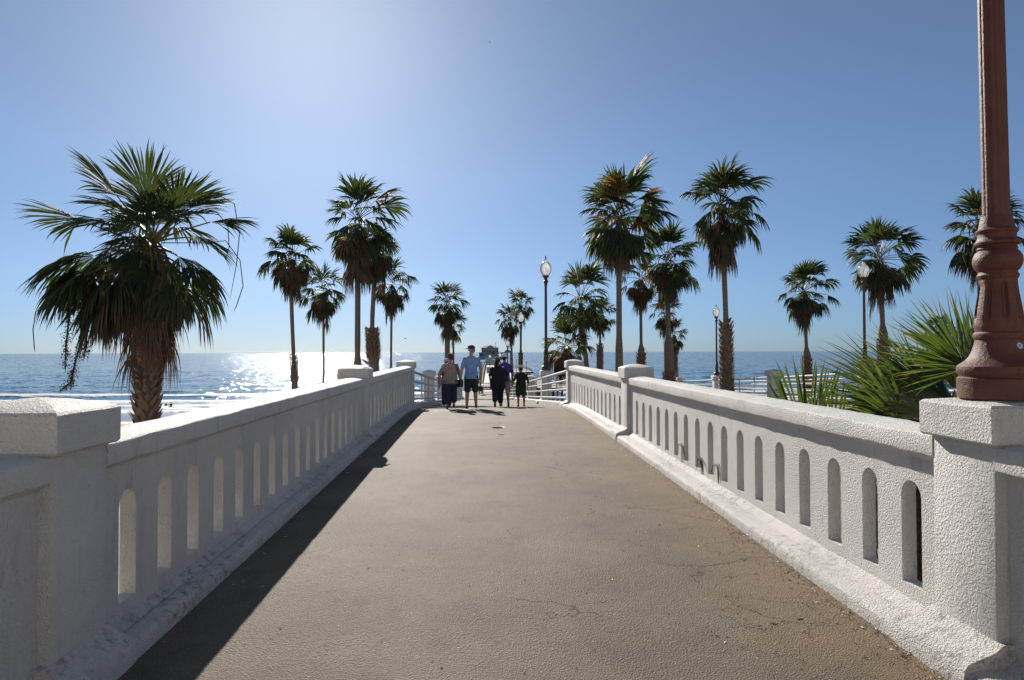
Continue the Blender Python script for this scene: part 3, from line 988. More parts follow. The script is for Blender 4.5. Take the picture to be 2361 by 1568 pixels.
def palm(label, d, heart, Rpx, foot, seed, zg=None, r0=.19, r1=.13, boots=None, nlive=30, nold=5, nskirt=14, skirt=1.0, sink=0.0, squash=1.0, group='fan palms along the shore', mids=(), nseg=16, wide=1.0, top=1.0, boot_size=.14, low=-.75):
    """fan palm d metres out; heart = survey pixel of the growing point, Rpx its crown radius there"""
    rng = random.Random(seed)
    H = at(heart[0], heart[1], d)
    r0, r1 = r0 * (.92 if boots else .72), r1 * .72
    gs = rng.uniform(.75, 1.6); sp0 = rng.uniform(-.35, .35); low = low + rng.uniform(-.3, .12); nlive = int(nlive * rng.uniform(.82, 1.1)); az0 = rng.uniform(0, 6.28); tl = rng.uniform(.05, .22)
    F = at(foot[0], foot[1], d)
    R_ = Rpx * d / 1500 * wide
    if zg is None: zg = terrain(F.x, d)
    # carry the visible lean down to the ground
    t = (F.z - zg) / max(.5, H.z - F.z)
    G = V((F.x - (H.x - F.x) * t * .35, d, zg - .2))
    path = [G] + [at(mx, my, d) for mx, my in sorted(mids, key=lambda q: -q[1])] + ([F] if F.z > G.z + .8 else []) + [H - UP * R_ * .12]
    path = sorted(path, key=lambda q: q.z)
    root = thing('palm_tree', (G.x, d, zg), label, 'palm tree', group)
    bz = (0, 0)
    if boots: bz = (at(heart[0], boots[1], d).z if boots[1] < 5000 else zg, at(heart[0], boots[0], d).z)
    tm = trunk_mesh(path, r0, r1, rng, bz, boot_size=boot_size)
    tm.build('trunk', [M['bark'], M['boots']], root, angle=50)
    mb = MB()
    far = d > 24
    rows = 3 if d > 50 else 4
    nlive = int(nlive * 1.22)
    for i in range(nlive):
        u = (i + .5) / nlive
        el = radians(84) * (1 - u) ** .95 + low * u
        az = i * 2.39996 + rng.uniform(-.5, .5)
        el += rng.uniform(-.28, .28)
        dd = dirv(az, min(1.5, el)); dd = (dd + dirv(az0, 0) * tl).normalized()
        asym = 1 + .22 * cos(az - az0)
        Lp = asym * R_ * (.44 + .10 * cos(el)) * rng.uniform(.6, 1.2)
        L = R_ * .62 * rng.uniform(.8, 1.18)
        if el > .9: Lp *= 1.05 * top; L *= 1.05 * top
        leaf(mb, H + dirv(az, 0) * .08 + UP * R_ * (.10 - .34 * u), dd, Lp, L, rng, nseg, rng.uniform(2.1, 3.0) + sp0, grav=gs * (.5 + 1.0 * u), bend=.10 + .45 * u, mat=0 if rng.random() > .04 else 1, mstalk=3, r=.022 if not far else .026, fused=.52, cup=rng.uniform(-.25, .12), rows=rows, roll=rng.uniform(-.6, .6), tilt=.2 + .9 * u)
    for i in range(int(nold * 1.8)):
        az = i * 2.39996 + rng.uniform(-.5, .5) + seed
        el = rng.uniform(-1.2, -.35)
        leaf(mb, H - UP * R_ * .10, dirv(az, el), R_ * .5, R_ * .55, rng, nseg, 2.9, grav=1.3, bend=.4, mat=1 if rng.random() < .3 else 2, mstalk=2, r=.024, rows=rows, roll=rng.uniform(-.6, .6), tilt=1.4, fused=.45)
    crown = mb.build('crown', [M['leaf'], M['leaf_old'], M['leaf_dead'], M['petiole']], root)
    if nskirt:
        mb = MB()
        nskirt = int(nskirt * 1.9)
        for i in range(nskirt):
            az = i * 2.39996 + rng.uniform(-.4, .4)
            zz = -R_ * (.10 + .85 * skirt * (i / nskirt) * rng.uniform(.7, 1.15))
            o = H + UP * zz + dirv(az, 0) * .08
            leaf(mb, o, dirv(az, rng.uniform(-.8, -.2)), R_ * rng.uniform(.14, .34), R_ * .60 * rng.uniform(.75, 1.2), rng, max(10, nseg - 3), rng.uniform(1.0, 2.0), grav=2.2, bend=1.2, mat=2, mstalk=2, r=.024, rows=rows, fused=.32, tilt=2.6, wfac=1.15)
        mb.build('dead_fronds', [M['leaf'], M['leaf_old'], M['leaf_dead'], M['petiole']], root)
    return root


# left of the walkway
palm('slim palm left of the tall pair, its trunk ending above the left parapet', 43, (674, 590), 72, (679, 890), 2, nlive=30, nold=7, nskirt=16, r0=.22, r1=.17, mids=[(672, 700)], boots=(855, 905), boot_size=.12)
palm('short slim palm right of the slim left palm, low crown', 54, (745, 668), 60, (746, 880), 3, r0=.15, r1=.13, nlive=24, nold=9, nskirt=12)
palm('tallest palm of the left group, smooth grey trunk', 40, (825, 505), 104, (824, 838), 4, nlive=34, nold=6, nskirt=18, r0=.26, r1=.24, skirt=1.05, boots=(826, 845), boot_size=.1)
palm('left palm with a thick shaggy boot on its lower trunk', 42, (868, 570), 70, (862, 860), 5, nlive=20, nold=9, nskirt=16, r0=.36, r1=.2, boots=(768, 875), boot_size=.19, mids=[(858, 740)], top=.85)
palm('thin palm at the right end of the left group, ragged crown', 57, (903, 650), 58, (901, 855), 6, r0=.15, r1=.13, nlive=20, nold=9, nskirt=14)
palm('narrow round crowned palm behind the walkers, left of the pier', 64, (1031, 700), 50, (1031, 815), 7, r0=.28, r1=.22, nlive=38, nold=6, nskirt=18, skirt=1.4, squash=1, boots=(730, 820), boot_size=.2)
palm('thin palm close behind the round crowned one', 70, (1044, 748), 32, (1045, 815), 8, r0=.16, r1=.14, nlive=16, nold=4, nskirt=8)
palm('small palm above the second lamp, right of the pair over the pier', 88, (1201, 700), 38, (1200, 838), 9, r0=.24, r1=.2, nlive=26, nold=4, nskirt=8, boots=(815, 850), boot_size=.3)
palm('small palm left of the second ramp lamp', 82, (1176, 738), 38, (1180, 838), 10, r0=.20, r1=.18, nlive=26, nold=5, nskirt=12, skirt=1.2)
# right of the walkway
palm('palm with a dark leaning trunk right of the tall brown lamp', 46, (1338, 690), 76, (1352, 845), 11, r0=.26, r1=.2, nlive=28, nold=3, nskirt=6, mids=[(1340, 760)], top=1.12)
palm('low bushy palm at the foot of the tall brown lamp', 40, (1306, 795), 66, (1312, 860), 12, r0=.22, r1=.2, nlive=24, nold=8, nskirt=16, low=-.95, skirt=.9)
palm('small palm with a booted trunk between the leaning palm and the tall one', 62, (1383, 722), 40, (1383, 850), 13, r0=.27, r1=.15, boots=(798, 860), nlive=22, nold=5, nskirt=8, boot_size=.2)
palm('tall palm with wide dense crown left of the right group', 31, (1426, 492), 108, (1427, 850), 14, r0=.21, r1=.19, nlive=38, nold=9, nskirt=12, boots=(800, 860), boot_size=.12, skirt=.9)
palm('pale fronded palm squeezed between the two tall right hand palms', 45, (1476, 640), 58, (1478, 838), 15, r0=.28, r1=.15, boots=(800, 850), nlive=22, nold=9, nskirt=14, boot_size=.2)
palm('mid height palm with bulky crown left of the tallest right palm', 40, (1538, 600), 76, (1542, 875), 16, r0=.33, r1=.2, boots=(790, 890), nlive=30, nold=6, nskirt=16, boot_size=.2)
palm('small twin crowned palm under the bulky crown', 66, (1536, 722), 42, (1552, 870), 17, r0=.26, r1=.18, nlive=22, nold=5, nskirt=10)
palm('lower small palm whose crown hangs beside the bulky palm trunk', 68, (1553, 768), 36, (1556, 875), 18, r0=.3, r1=.2, boots=(800, 880), nlive=20, nold=4, nskirt=8, boot_size=.22)
palm('tallest right palm with a stout scaly lower trunk behind the parapet', 30, (1662, 470), 104, (1676, 900), 19, r0=.26, r1=.17, boots=(752, 930), nlive=28, nold=6, nskirt=22, boot_size=.18, skirt=1.1, mids=[(1667, 590), (1673, 745)])
palm('lone palm over the water between the small lamp and the right lamp', 45, (1852, 668), 66, (1861, 860), 20, r0=.27, r1=.16, boots=(812, 880), nlive=28, nold=6, nskirt=14, boot_size=.18)
palm('palm directly behind the right hand lamp, full crown', 36, (2027, 590), 88, (2038, 850), 21, r0=.28, r1=.19, boots=(765, 870), nlive=32, nold=5, nskirt=10, boot_size=.18)
palm('palm partly hidden by the red lamp post', 30, (2258, 530), 98, (2262, 820), 22, r0=.22, r1=.18, nlive=32, nold=4, nskirt=10)
palm('small palm crown behind the big fan fronds, left of the red lamp', 52, (2163, 760), 42, (2166, 850), 23, r0=.2, r1=.16, nlive=22, nold=4, nskirt=8)

# ---- the big palm by the left parapet: every frond a part
d0 = 13.0
H = at(348, 560, d0)
S0 = d0 / 1500
F = at(337, 960, d0)
rng = random.Random(41)
zg = terrain(F.x, d0)
big = thing('palm_tree', (F.x, d0, zg), 'big shaggy palm with hanging dry fronds beside the left parapet', 'palm tree', 'fan palms along the shore')
tm = trunk_mesh([V((F.x + .05, d0, zg - .2)), F, at(348, 760, d0), H - UP * .2], .195, .165, rng, (zg, at(348, 800, d0).z), 1.28, 18, boot_size=.145)
tm.build('trunk', [M['bark'], M['boots']], big, angle=50)
LM = [M['leaf'], M['leaf_old'], M['leaf_dead'], M['petiole']]


def bigfrond(ang, toward, Lp, L, mat=0, grav=.5, bend=.2, spread=3.2, roll=0, o=None, name='frond', nseg=34, fused=.55, tilt=.3, cup=-.1, wfac=1.0):
    a = radians(ang)
    c = toward
    dd = V((cos(a) * sqrt(1 - c * c), -c, sin(a) * sqrt(1 - c * c)))
    mb = MB()
    if o is None: Lp *= 1.0; L *= .98; spread = spread * (.62 if ang % 360 < 180 else .88); fused = .67 if ang % 360 < 180 else .6; grav = grav + .25; Lp *= rng.uniform(.9, 1.15)
    p, e = stalk(mb, (o or H) + V((rng.uniform(-.06, .06), rng.uniform(-.06, .06), rng.uniform(-.25, .1))), dd, Lp, bend, .024, 3 if mat == 0 else 2, 6, 7)
    side = e.cross(UP)
    if side.length < .35: side = V((1, 0, 0)) - e * e.x
    side.normalize()
    n = Matrix.Rotation(roll, 3, e) @ side.cross(e).normalized()
    fan(mb, p, (e - UP * tilt * .4).normalized(), n, L, nseg, spread, rng, mat, fused, grav, cup, wfac, .15, 6, tipmat=1 if (mat == 0 and rng.random() < .3) else None)
    return mb.build(name, LM, big)


for args in (
    (122, .25, 1.05, 1.15, 0, .25, .05, 3.3, .15), (86, .30, 1.0, 1.12, 0, .15, .02, 3.0, .1), (55, .25, .95, 1.05, 0, .25, .08, 3.2, -.2),
    (155, .1, 1.25, 1.15, 0, .35, .10, 2.9, .4), (103, -.35, 1.15, 1.2, 0, .2, .02, 3.3, -.1), (72, -.4, 1.1, 1.15, 0, .2, .02, 3.3, .2),
    (138, -.4, 1.2, 1.15, 0, .4, .1, 3.3, .0), (28, -.2, 1.15, 1.05, 0, .6, .15, 3.2, .3), (14, .3, 1.1, 1.05, 0, .9, .3, 3.2, -.2),
    (35, .5, .9, 1.0, 0, .5, .2, 3.4, .4), (178, .3, 1.3, 1.3, 0, 1.0, .42, 3.4, .1), (184, -.2, 1.35, 1.3, 0, 1.0, .45, 3.4, -.2), (190, .5, 1.2, 1.3, 0, 1.1, .5, 3.5, .2), (183, .15, 1.0, 1.35, 0, 1.1, .5, 3.5, .3), (188, .05, 1.35, 1.25, 0, 1.2, .55, 3.4, .1),
    (182, .45, 1.2, 1.25, 0, 1.3, .6, 3.5, -.3), (196, -.3, 1.3, 1.2, 0, 1.3, .6, 3.5, .3), (205, .4, 1.0, 1.2, 0, 1.5, .7, 3.4, 0),
    (215, .15, 1.1, 1.15, 0, 1.5, .7, 3.4, .4), (-14, .15, 1.05, 1.1, 0, 1.2, .45, 3.4, .1), (-22, -.3, 1.1, 1.15, 0, 1.3, .5, 3.4, -.3),
    (-30, .45, .9, 1.1, 0, 1.5, .6, 3.4, .2), (60, .75, .8, 1.0, 0, .7, .4, 3.4, .1), (120, .75, .85, 1.0, 0, .7, .4, 3.4, -.1),
    (90, -.8, 1.0, 1.1, 0, .8, .4, 3.4, 0), (230, .55, .85, 1.1, 0, 1.6, .8, 3.3, 0), (250, .5, .8, 1.0, 1, 1.8, .9, 3.0, 0), (-45, .1, .8, .9, 1, 1.6, .8, 2.6, 0),
    (200, .65, .9, 1.15, 0, 1.5, .8, 3.4, .2), (5, .35, .75, 1.0, 0, 1.2, .6, 3.4, .2), (185, .5, .7, 1.0, 0, 1.2, .6, 3.4, .2), (-35, .25, .75, 1.0, 0, 1.6, .8, 3.4, .1), (222, -.45, .85, 1.1, 0, 1.6, .8, 3.4, .1), (210, .25, 1.15, 1.2, 0, 1.6, .8, 3.4, -.1), (95, .9, .6, .9, 0, 1.0, .6, 3.4, 0), (270, .8, .6, 1.0, 0, 1.8, .9, 3.4, 0), (-40, -.5, .9, 1.1, 0, 1.5, .8, 3.2, 0), (-60, .55, .75, 1.0, 0, 1.7, .9, 3.2, 0), (40, .1, .95, 1.0, 0, .4, .1, 3.0, .1)):
    bigfrond(*args)
for k in range(22):
    # inner fronds of every age that fill the heart of the crown
    an = rng.choice((rng.uniform(45, 135), rng.uniform(192, 340))); tw = rng.uniform(-.5, .9)
    dn = .5 - .5 * sin(radians(an))
    bigfrond(an, tw, rng.uniform(.3, .6), rng.uniform(.65, .9), 0, .6 + 1.1 * dn, .2 + .6 * dn, rng.uniform(3.0, 3.8), rng.uniform(-.6, .6))
# dry fronds: a curtain hanging left, a skirt against the trunk
for (ang, tw, Lp, L) in ((195, .3, .95, 1.2), (205, 0, 1.0, 1.15), (212, .5, .8, 1.2), (222, -.2, .8, 1.1), (235, .35, .7, 1.15), (190, -.2, 1.2, 1.0), (200, .6, .8, 1.3), (215, .2, 1.05, 1.3), (-25, .4, .7, 1.1), (-38, .1, .75, 1.0), (-50, -.4, .7, 1.1), (225, .7, .6, 1.2), (250, .8, .5, 1.1)):
    bigfrond(ang, tw, Lp, L, 2, 2.4, 1.1, 1.5, rng.uniform(-.5, .5), name='dry_frond', nseg=22, fused=.3, tilt=2.4, wfac=1.1)
for i in range(34):
    az = i * 2.39996
    o = H + UP * (.02 - .052 * i) + V((sin(az) * .12, cos(az) * .12, 0))
    bigfrond(0 if sin(az) > 0 else 180, -cos(az) * .9, .30 + .1 * rng.random(), rng.uniform(.85, 1.15), 2, 3.0, 2.4, rng.uniform(.9, 1.7), rng.uniform(-.4, .4), o=o, name='dry_frond', nseg=20, fused=.3, tilt=3.2, wfac=1.15)
for (ang, tw, Lp, L) in ((200, .85, .45, 1.0), (215, .8, .5, 1.1), (245, .9, .4, 1.1), (270, .85, .35, 1.2), (290, .85, .4, 1.1), (225, .65, .7, 1.2), (-40, .8, .5, 1.0), (240, .6, .6, 1.3)):
    bigfrond(ang, tw, Lp, L, 2, 2.6, 1.3, 1.3, rng.uniform(-.5, .5), o=H - UP * rng.uniform(.1, .35), name='dry_frond', nseg=22, fused=.3, tilt=2.6, wfac=1.1)
for k in range(16):
    # more dead fans caught in the lower crown, mostly on the left
    an = rng.choice((185, 195, 205, 215, 228, 240, -30, -45, -20)) + rng.uniform(-8, 8)
    bigfrond(an, rng.uniform(-.2, .8), rng.uniform(.6, 1.15), rng.uniform(.8, 1.2), 2, rng.uniform(1.8, 2.8), rng.uniform(.8, 1.4), rng.uniform(.7, 1.5), rng.uniform(-.7, .7), name='dry_frond', nseg=18, fused=.28, tilt=2.2, wfac=.9)
# arching bare strands and hanging seed stalks
for (x0, y0, pts) in (((450, 470, [(505, 450), (540, 470), (552, 540), (545, 610), (530, 690)])), ((470, 560, [(520, 555), (553, 600), (560, 660), (545, 705), (538, 720)])), ((460, 480, [(500, 490), (525, 520), (528, 570), (520, 600)])), ((110, 700, [(82, 720), (76, 760), (79, 800), (80, 812)]))):
    mb = MB()
    P_ = [H.lerp(at(x0, y0, d0), .2), at(x0, y0, d0)] + [at(a, b, d0) for a, b in pts]
    mb.tube(P_, [.012] + [.010] * (len(P_) - 2) + [.003], 5)
    mb.build('frond_strand', M['petiole'], big)
for (pts) in ([(262, 600), (215, 640), (190, 700), (185, 790), (170, 850), (165, 880), (135, 905)], [(250, 610), (175, 650), (160, 720), (152, 800), (150, 860)], [(255, 620), (200, 660), (192, 720), (200, 790), (192, 830)]):
    mb = MB()
    P_ = [H - UP * .1] + [at(a, b, d0 - .25) for a, b in pts]
    mb.tube(P_, [.022] + [.016] * (len(P_) - 2) + [.004], 6)
    for k in range(420):
        t = rng.uniform(.42, .95) * (len(P_) - 1); i = int(t)
        q = P_[i].lerp(P_[i + 1], t - i)
        c = q + V((rng.gauss(0, .048), rng.gauss(0, .048), rng.gauss(-.03, .03)))
        mb.ball(c, rng.uniform(.007, .013), 4)
        if k % 3 == 0: mb.tube([q, q.lerp(c, .5) + V((0, 0, .01)), c, c - UP * rng.uniform(.02, .09)], [.004, .003, .003, .001], 3)
    mb.build('seed_stalk', M['leaf_dead'], big, smooth=True)

# ---- clump of fan fronds just behind the right parapet
dc = 6.6
C0 = at(2150, 1120, dc)
zg = terrain(C0.x, dc)
clump = thing('fan_palm', (C0.x, dc, zg), 'low palm with big green fan fronds behind the right parapet, beside the red lamp', 'palm plant')
rng = random.Random(77)
LN = [M['leaf_near'], M['leaf_tip'], M['leaf_dead'], M['petiole']]
mb = MB()
mb.tube([V((C0.x, dc, zg - .1)), V((C0.x + .05, dc, C0.z - .2)), C0 + V((.05, 0, .1))], [.2, .18, .12], 12)
trunk_ = trunk_mesh([V((C0.x, dc, zg - .1)), V((C0.x + .03, dc, (zg + C0.z) / 2)), C0 + V((.05, 0, .05))], .2, .16, rng, (zg, C0.z), 1.25, 14, .12)
trunk_.build('trunk', [M['bark'], M['boots']], clump, angle=50)


def nearfrond(hast, tip, L, d, nvec, spread, nseg=26, fused=.42, grav=.2, cup=0.0, mat=0, wfac=1.0, name='frond'):
    h = at(*hast, d[0]); t = at(*tip, d[1])
    mb = MB()
    mid = C0.lerp(h, .5) + V((0, 0, .08))
    mb.tube([C0, mid, h], [.02, .016, .012], 6, 3)
    fan(mb, h, (t - h), V(nvec), L, nseg, spread, rng, mat, fused, grav, cup, wfac * 1.45, .12, 6, tipmat=1)
    return mb.build(name, LN, clump)


nearfrond((1868, 1060), (1850, 870), 1.22, (7.4, 7.4), (.15, -1, .1), 1.0, 25, .8, .02, wfac=.5)
nearfrond((1920, 1060), (1900, 900), 1.05, (7.7, 7.7), (-.1, -1, .1), 1.0, 20, .75, .05, wfac=.5)
nearfrond((2120, 940), (1900, 845), 1.18, (6.6, 6.9), (-.1, -.75, .65), 1.15, 26, .45, .22)
nearfrond((2155, 915), (2010, 790), 1.05, (6.9, 7.2), (.2, -.9, .3), .95, 22, .45, .16)
nearfrond((2226, 846), (2165, 715), .80, (5.9, 5.9), (.1, -1, .12), 2.5, 40, .36, .07)
nearfrond((2226, 850), (2120, 800), .86, (6.1, 6.2), (.0, -.9, .4), 1.9, 28, .42, .15)
nearfrond((2190, 930), (2080, 860), .92, (6.5, 6.8), (.0, -.8, .6), 1.8, 26, .45, .25)
nearfrond((2150, 960), (2060, 960), .75, (6.2, 6.0), (.1, -.8, .6), 2.0, 24, .45, .35)
nearfrond((2210, 950), (2150, 880), .8, (6.9, 7.3), (.2, -1, .2), 2.6, 26, .45, .25)
nearfrond((2200, 900), (2190, 800), .9, (7.2, 7.6), (-.2, -1, .1), 2.6, 30, .45, .2)
nearfrond((2180, 985), (2110, 985), .7, (5.8, 5.5), (.1, -.6, .8), 2.4, 24, .45, .5, mat=1, name='yellow_frond')
nearfrond((2105, 965), (1935, 880), .95, (6.4, 6.6), (-.1, -.8, .6), 1.3, 22, .45, .25)
nearfrond((2090, 985), (1990, 905), .8, (6.1, 6.1), (.0, -.9, .5), 1.9, 24, .42, .25)
nearfrond((2140, 960), (1985, 840), 1.0, (7.2, 7.5), (.1, -.9, .4), 1.3, 22, .45, .18)
nearfrond((2165, 940), (2070, 850), .95, (6.9, 6.9), (.0, -1, .3), 1.7, 26, .42, .12)
nearfrond((2260, 860), (2330, 760), .9, (6.6, 6.8), (-.3, -1, .2), 2.4, 30, .42, .15)
nearfrond((2050, 990), (1985, 945), .55, (6.7, 6.7), (.1, -1, .4), 2.2, 20, .4, .4, mat=1, name='yellow_frond')

# ---- ragged dark shrub under the fronds
C1 = at(2030, 1010, 6.9)
zs = terrain(C1.x, 6.9)
sh = thing('shrub', (C1.x, 6.9, zs), 'dark twiggy shrub under the fan fronds, just over the right parapet', 'shrub')
mb = MB(); lf = MB()
for i in range(70):
    x = rng.uniform(1930, 2200); y = rng.uniform(925, 1000) + (60 if rng.random() < .3 else 0); dd = rng.uniform(6.2, 7.4)
    e = at(x, max(y, 915 + abs(x - 2090) * .12), dd)
    b = V((C1.x + rng.uniform(-.3, .5), 6.9 + rng.uniform(-.3, .3), zs))
    m_ = b.lerp(e, .6) + V((rng.uniform(-.1, .1), 0, .05))
    mb.tube([b, m_, e], [.012, .008, .003], 4)
    for k in range(16):
        c = m_.lerp(e, rng.uniform(.2, 1)) + V((rng.gauss(0, .06), rng.gauss(0, .06), rng.gauss(0, .05)))
        u = V((rng.gauss(0, 1), rng.gauss(0, 1), rng.gauss(.3, .8))).normalized(); w_ = u.orthogonal().normalized()
        l = rng.uniform(.05, .11); q = l * .16
        lf.add([c, c + u * l * .5 + w_ * q, c + u * l, c + u * l * .5 - w_ * q], [(0, 1, 2, 3)], 0 if rng.random() < .86 else 1)
mb.build('branches', M['woodgrey'], sh)
lf.build('leaves', [M['leaf_near'], M['leaf_old']], sh)
M['straw'] = m_leaf('dry_straw', (.26, .21, .15), (.36, .30, .22), (.3, .2, .1), .7, .2, .3)
# ------------------------------------------------------------------ people
def skin(name, col):
    return m_plain(name, col, .55, var=.06, nscale=30, bstr=.05)


SK1 = skin('tanned_skin', (.42, .24, .16)); SK2 = skin('brown_skin', (.32, .17, .11))


def cloth(name, col, var=.12):
    m = NT(name)
    f = m.noise(9, 4, .6)
    c = m.mix(m.ramp(f, .35, .68), tuple(x * (1 - var) for x in col), tuple(min(1, x * (1 + var)) for x in col))
    nrm = m.bump(m.noise(14, 3, .5, m.scaled(1.6, 1.6, .6)), .5, .03)
    return m.finish(m.bsdf(Base_Color=c, Roughness=.85, Normal=nrm))


def solid(mb, name, mat, parent, vox=.012, smooth=6, disp=0.0):
    """fuse overlapping closed shapes into one continuous smooth surface"""
    o = mb.build(name, mat, None)
    md = o.modifiers.new('fuse', 'REMESH'); md.mode = 'VOXEL'; md.voxel_size = vox
    md2 = o.modifiers.new('soft', 'SMOOTH'); md2.factor = .5; md2.iterations = smooth
    dg = bpy.context.evaluated_depsgraph_get()
    me = bpy.data.meshes.new_from_object(o.evaluated_get(dg))
    o.modifiers.clear()
    old = o.data; o.data = me; bpy.data.meshes.remove(old)
    me.polygons.foreach_set('use_smooth', [True] * len(me.polygons))
    if not me.materials: me.materials.append(mat)
    o.parent = parent
    return o


def person(label, loc, h, yaw, look, c, skinm, vox=.012, group='people walking down the ramp', detail=True):
    """standing or walking figure facing +Y before yaw; c holds the pose (metres at 1.75 m tall) and the clothes"""
    root = thing('person', loc, label, 'person', group)
    k = h / 1.75
    root.rotation_euler = (0, 0, yaw)
    root.scale = (k, k, k)
    g = lambda n, d: c.get(n, d)
    wd = g('wide', 1.0)
    hip = V((0, 0, .93)); tilt = V((0, g('lean', .03), 0))
    chest = V((0, .0, 1.30)) + tilt; neck = V((0, .0, 1.475)) + tilt * 1.3; head = V((0, .02, 1.622)) + tilt * 1.5
    legs = {}
    for s, nm in ((-1, 'l'), (1, 'r')):
        an = V(g('foot_' + nm, (s * .11, 0, .08)))
        hp = V((s * .09 * wd, 0, .90))
        kn = (hp + an) / 2 + V((0, g('knee_' + nm, .04), .02))
        legs[nm] = (hp, kn, an)
    arms = {}
    for s, nm in ((-1, 'l'), (1, 'r')):
        sh = V((s * .185 * (wd * .5 + .5), 0, 1.395)) + tilt
        ha = V(g('hand_' + nm, (s * .27, .05, .80)))
        d = (ha - sh)
        el = sh + d * .5 + V((s * g('elb_' + nm, .05), -.04, .0))
        arms[nm] = (sh, el, ha)
    # --- body: one skin
    mb = MB()
    mb.tube([V((0, 0, .84)), hip, V((0, 0, 1.08)) + tilt * .5, chest, V((0, 0, 1.42)) + tilt, V((0, 0, 1.46)) + tilt], [.13, .155, .125, .15, .12, .06], 14, ell=[(1.05 * wd, .75)] * 2 + [(1.05 * wd, .75), (1.1 * wd, .72), (1.35, .62), (1.2, .8)])
    mb.limb(neck - UP * .06, neck + UP * .08, .058, .052)
    mb.ball(head + UP * .035, (.076, .094, .10), 14)
    mb.ball(head + V((0, .025, -.04)), (.058, .072, .075), 12)
    rotl = Matrix.Rotation(look, 3, 'Z')
    hh = lambda p: head + rotl @ V(p)
    mb.limb(hh((0, .09, .02)), hh((0, .112, -.012)), .011, .015, 8)
    for s in (-1, 1): mb.ball(hh((s * .078, 0, .005)), (.014, .024, .034), 8)
    for nm in 'lr':
        hp, kn, an = legs[nm]
        mb.limb(hp, kn, .088 * (wd * .4 + .6), .058, 12); mb.limb(kn, kn.lerp(an, .4) + V((0, -.015, 0)), .056, .058, 12); mb.limb(kn.lerp(an, .4) + V((0, -.012, 0)), an, .055, .038, 12)
        mb.limb(an + V((0, -.02, -.02)), an + V((0, .14, -.045)), .036, .028, 10)
        sh, el, ha = arms[nm]
        s = -1 if nm == 'l' else 1
        mb.limb(sh, el, .052, .040, 10); mb.limb(el, ha, .040, .026, 10)
        d = (ha - el).normalized(); pal = ha + d * .05
        mb.limb(ha, pal + d * .035, .026, .034, 10)
        fw = V((0, 1, 0)) - d * d.y; fw.normalize()
        inn = d.cross(fw)
        for f in range(4):
            b0 = pal + d * .035 + fw * (.030 - .020 * f)
            L = (.036, .042, .040, .030)[f]
            mb.limb(b0, b0 + d * L * .9 + fw * .004, .0095, .0085, 6); mb.limb(b0 + d * L * .9, b0 + d * L * 1.55 - inn * s * .016, .0085, .007, 6)
        mb.limb(ha + d * .03 + fw * .026, ha + d * .075 + fw * .052 - inn * s * .01, .011, .009, 6)
    body = solid(mb, 'body', skinm, root, vox if not detail else .0085, 4)
    if detail:
        em = MB()
        for s in (-1, 1): em.ball(hh((s * .032, .083, .03)), (.011, .008, .007), 8)
        em.build('eyes', M['black'], root)
        mm = MB(); mm.ball(hh((0, .090, -.052)), (.024, .008, .006), 8); mm.build('mouth', g('lips', SKL), root)
    # --- clothes
    for part in c['wear']:
        kind, mat = part[0], part[1]
        mb = MB()
        if kind in ('shirt', 'tunic', 'blouse'):
            zlow = {'shirt': .83, 'blouse': .80, 'tunic': part[2] if len(part) > 2 else .60}[kind]
            fl = {'shirt': 1.10, 'blouse': 1.18, 'tunic': 1.32}[kind]
            mb.tube([V((0, 0, zlow)), V((0, 0, .95)), V((0, 0, 1.08)) + tilt * .5, chest, V((0, 0, 1.40)) + tilt, V((0, -.005, 1.475)) + tilt * 1.2], [.165 * fl, .168 * (fl * .5 + .5), .148 * (fl * .4 + .6), .168, .150, .075], 18,
                    ell=[(1.08 * wd, .80), (1.08 * wd, .80), (1.10 * wd, .80), (1.12 * wd, .78), (1.30, .70), (1.1, .9)])
            for nm in 'lr':
                sh, el, ha = arms[nm]
                q = sh.lerp(el, g('sleeve', .75)) if g('sleeve', .75) <= 1 else el.lerp(ha, g('sleeve', 1) - 1)
                if g('sleeve', .75) > 1:
                    mb.limb(sh - V((0, 0, .012)), el, .056, .054, 10); mb.limb(el, q, .056, .048, 10)
                else:
                    mb.limb(sh - V((0, 0, .012)), q, .056, .064, 10)
        elif kind in ('shorts', 'trousers', 'skirt'):
            mb.tube([V((0, 0, .80)), hip, V((0, 0, 1.03)) + tilt * .4], [.165, .170, .145], 16, ell=[(1.06 * wd, .80)] * 3)
            for nm in 'lr':
                hp, kn, an = legs[nm]
                if kind == 'shorts':
                    q = hp.lerp(kn, .96)
                    mb.limb(hp + V((0, 0, -.02)), q, .112 * wd, .098 * wd, 12)
                else:
                    q = kn.lerp(an, part[2])
                    mb.limb(hp + V((0, 0, -.02)), kn, .108 * wd, .090 * wd, 12); mb.limb(kn, q, .090 * wd, .082 * wd, 12)
        o = solid(mb, kind, mat, root, .013, 5)
    # --- shoes
    for nm in 'lr':
        an = legs[nm][2]; mb = MB()
        up_ = g('heel_' + nm, 0)
        Rx = Matrix.Rotation(-up_, 3, 'X')
        for (a, b, ra, rb) in (((0, -.05, -.035), (0, .07, -.04), .042, .044), ((0, .07, -.042), (0, .165, -.05), .044, .034)):
            mb.limb(an + Rx @ V(a), an + Rx @ V(b), ra, rb, 10)
        solid(mb, 'shoe', part_shoe(c), root, .012, 3)
    # --- hair and hats
    hair = c.get('hair')
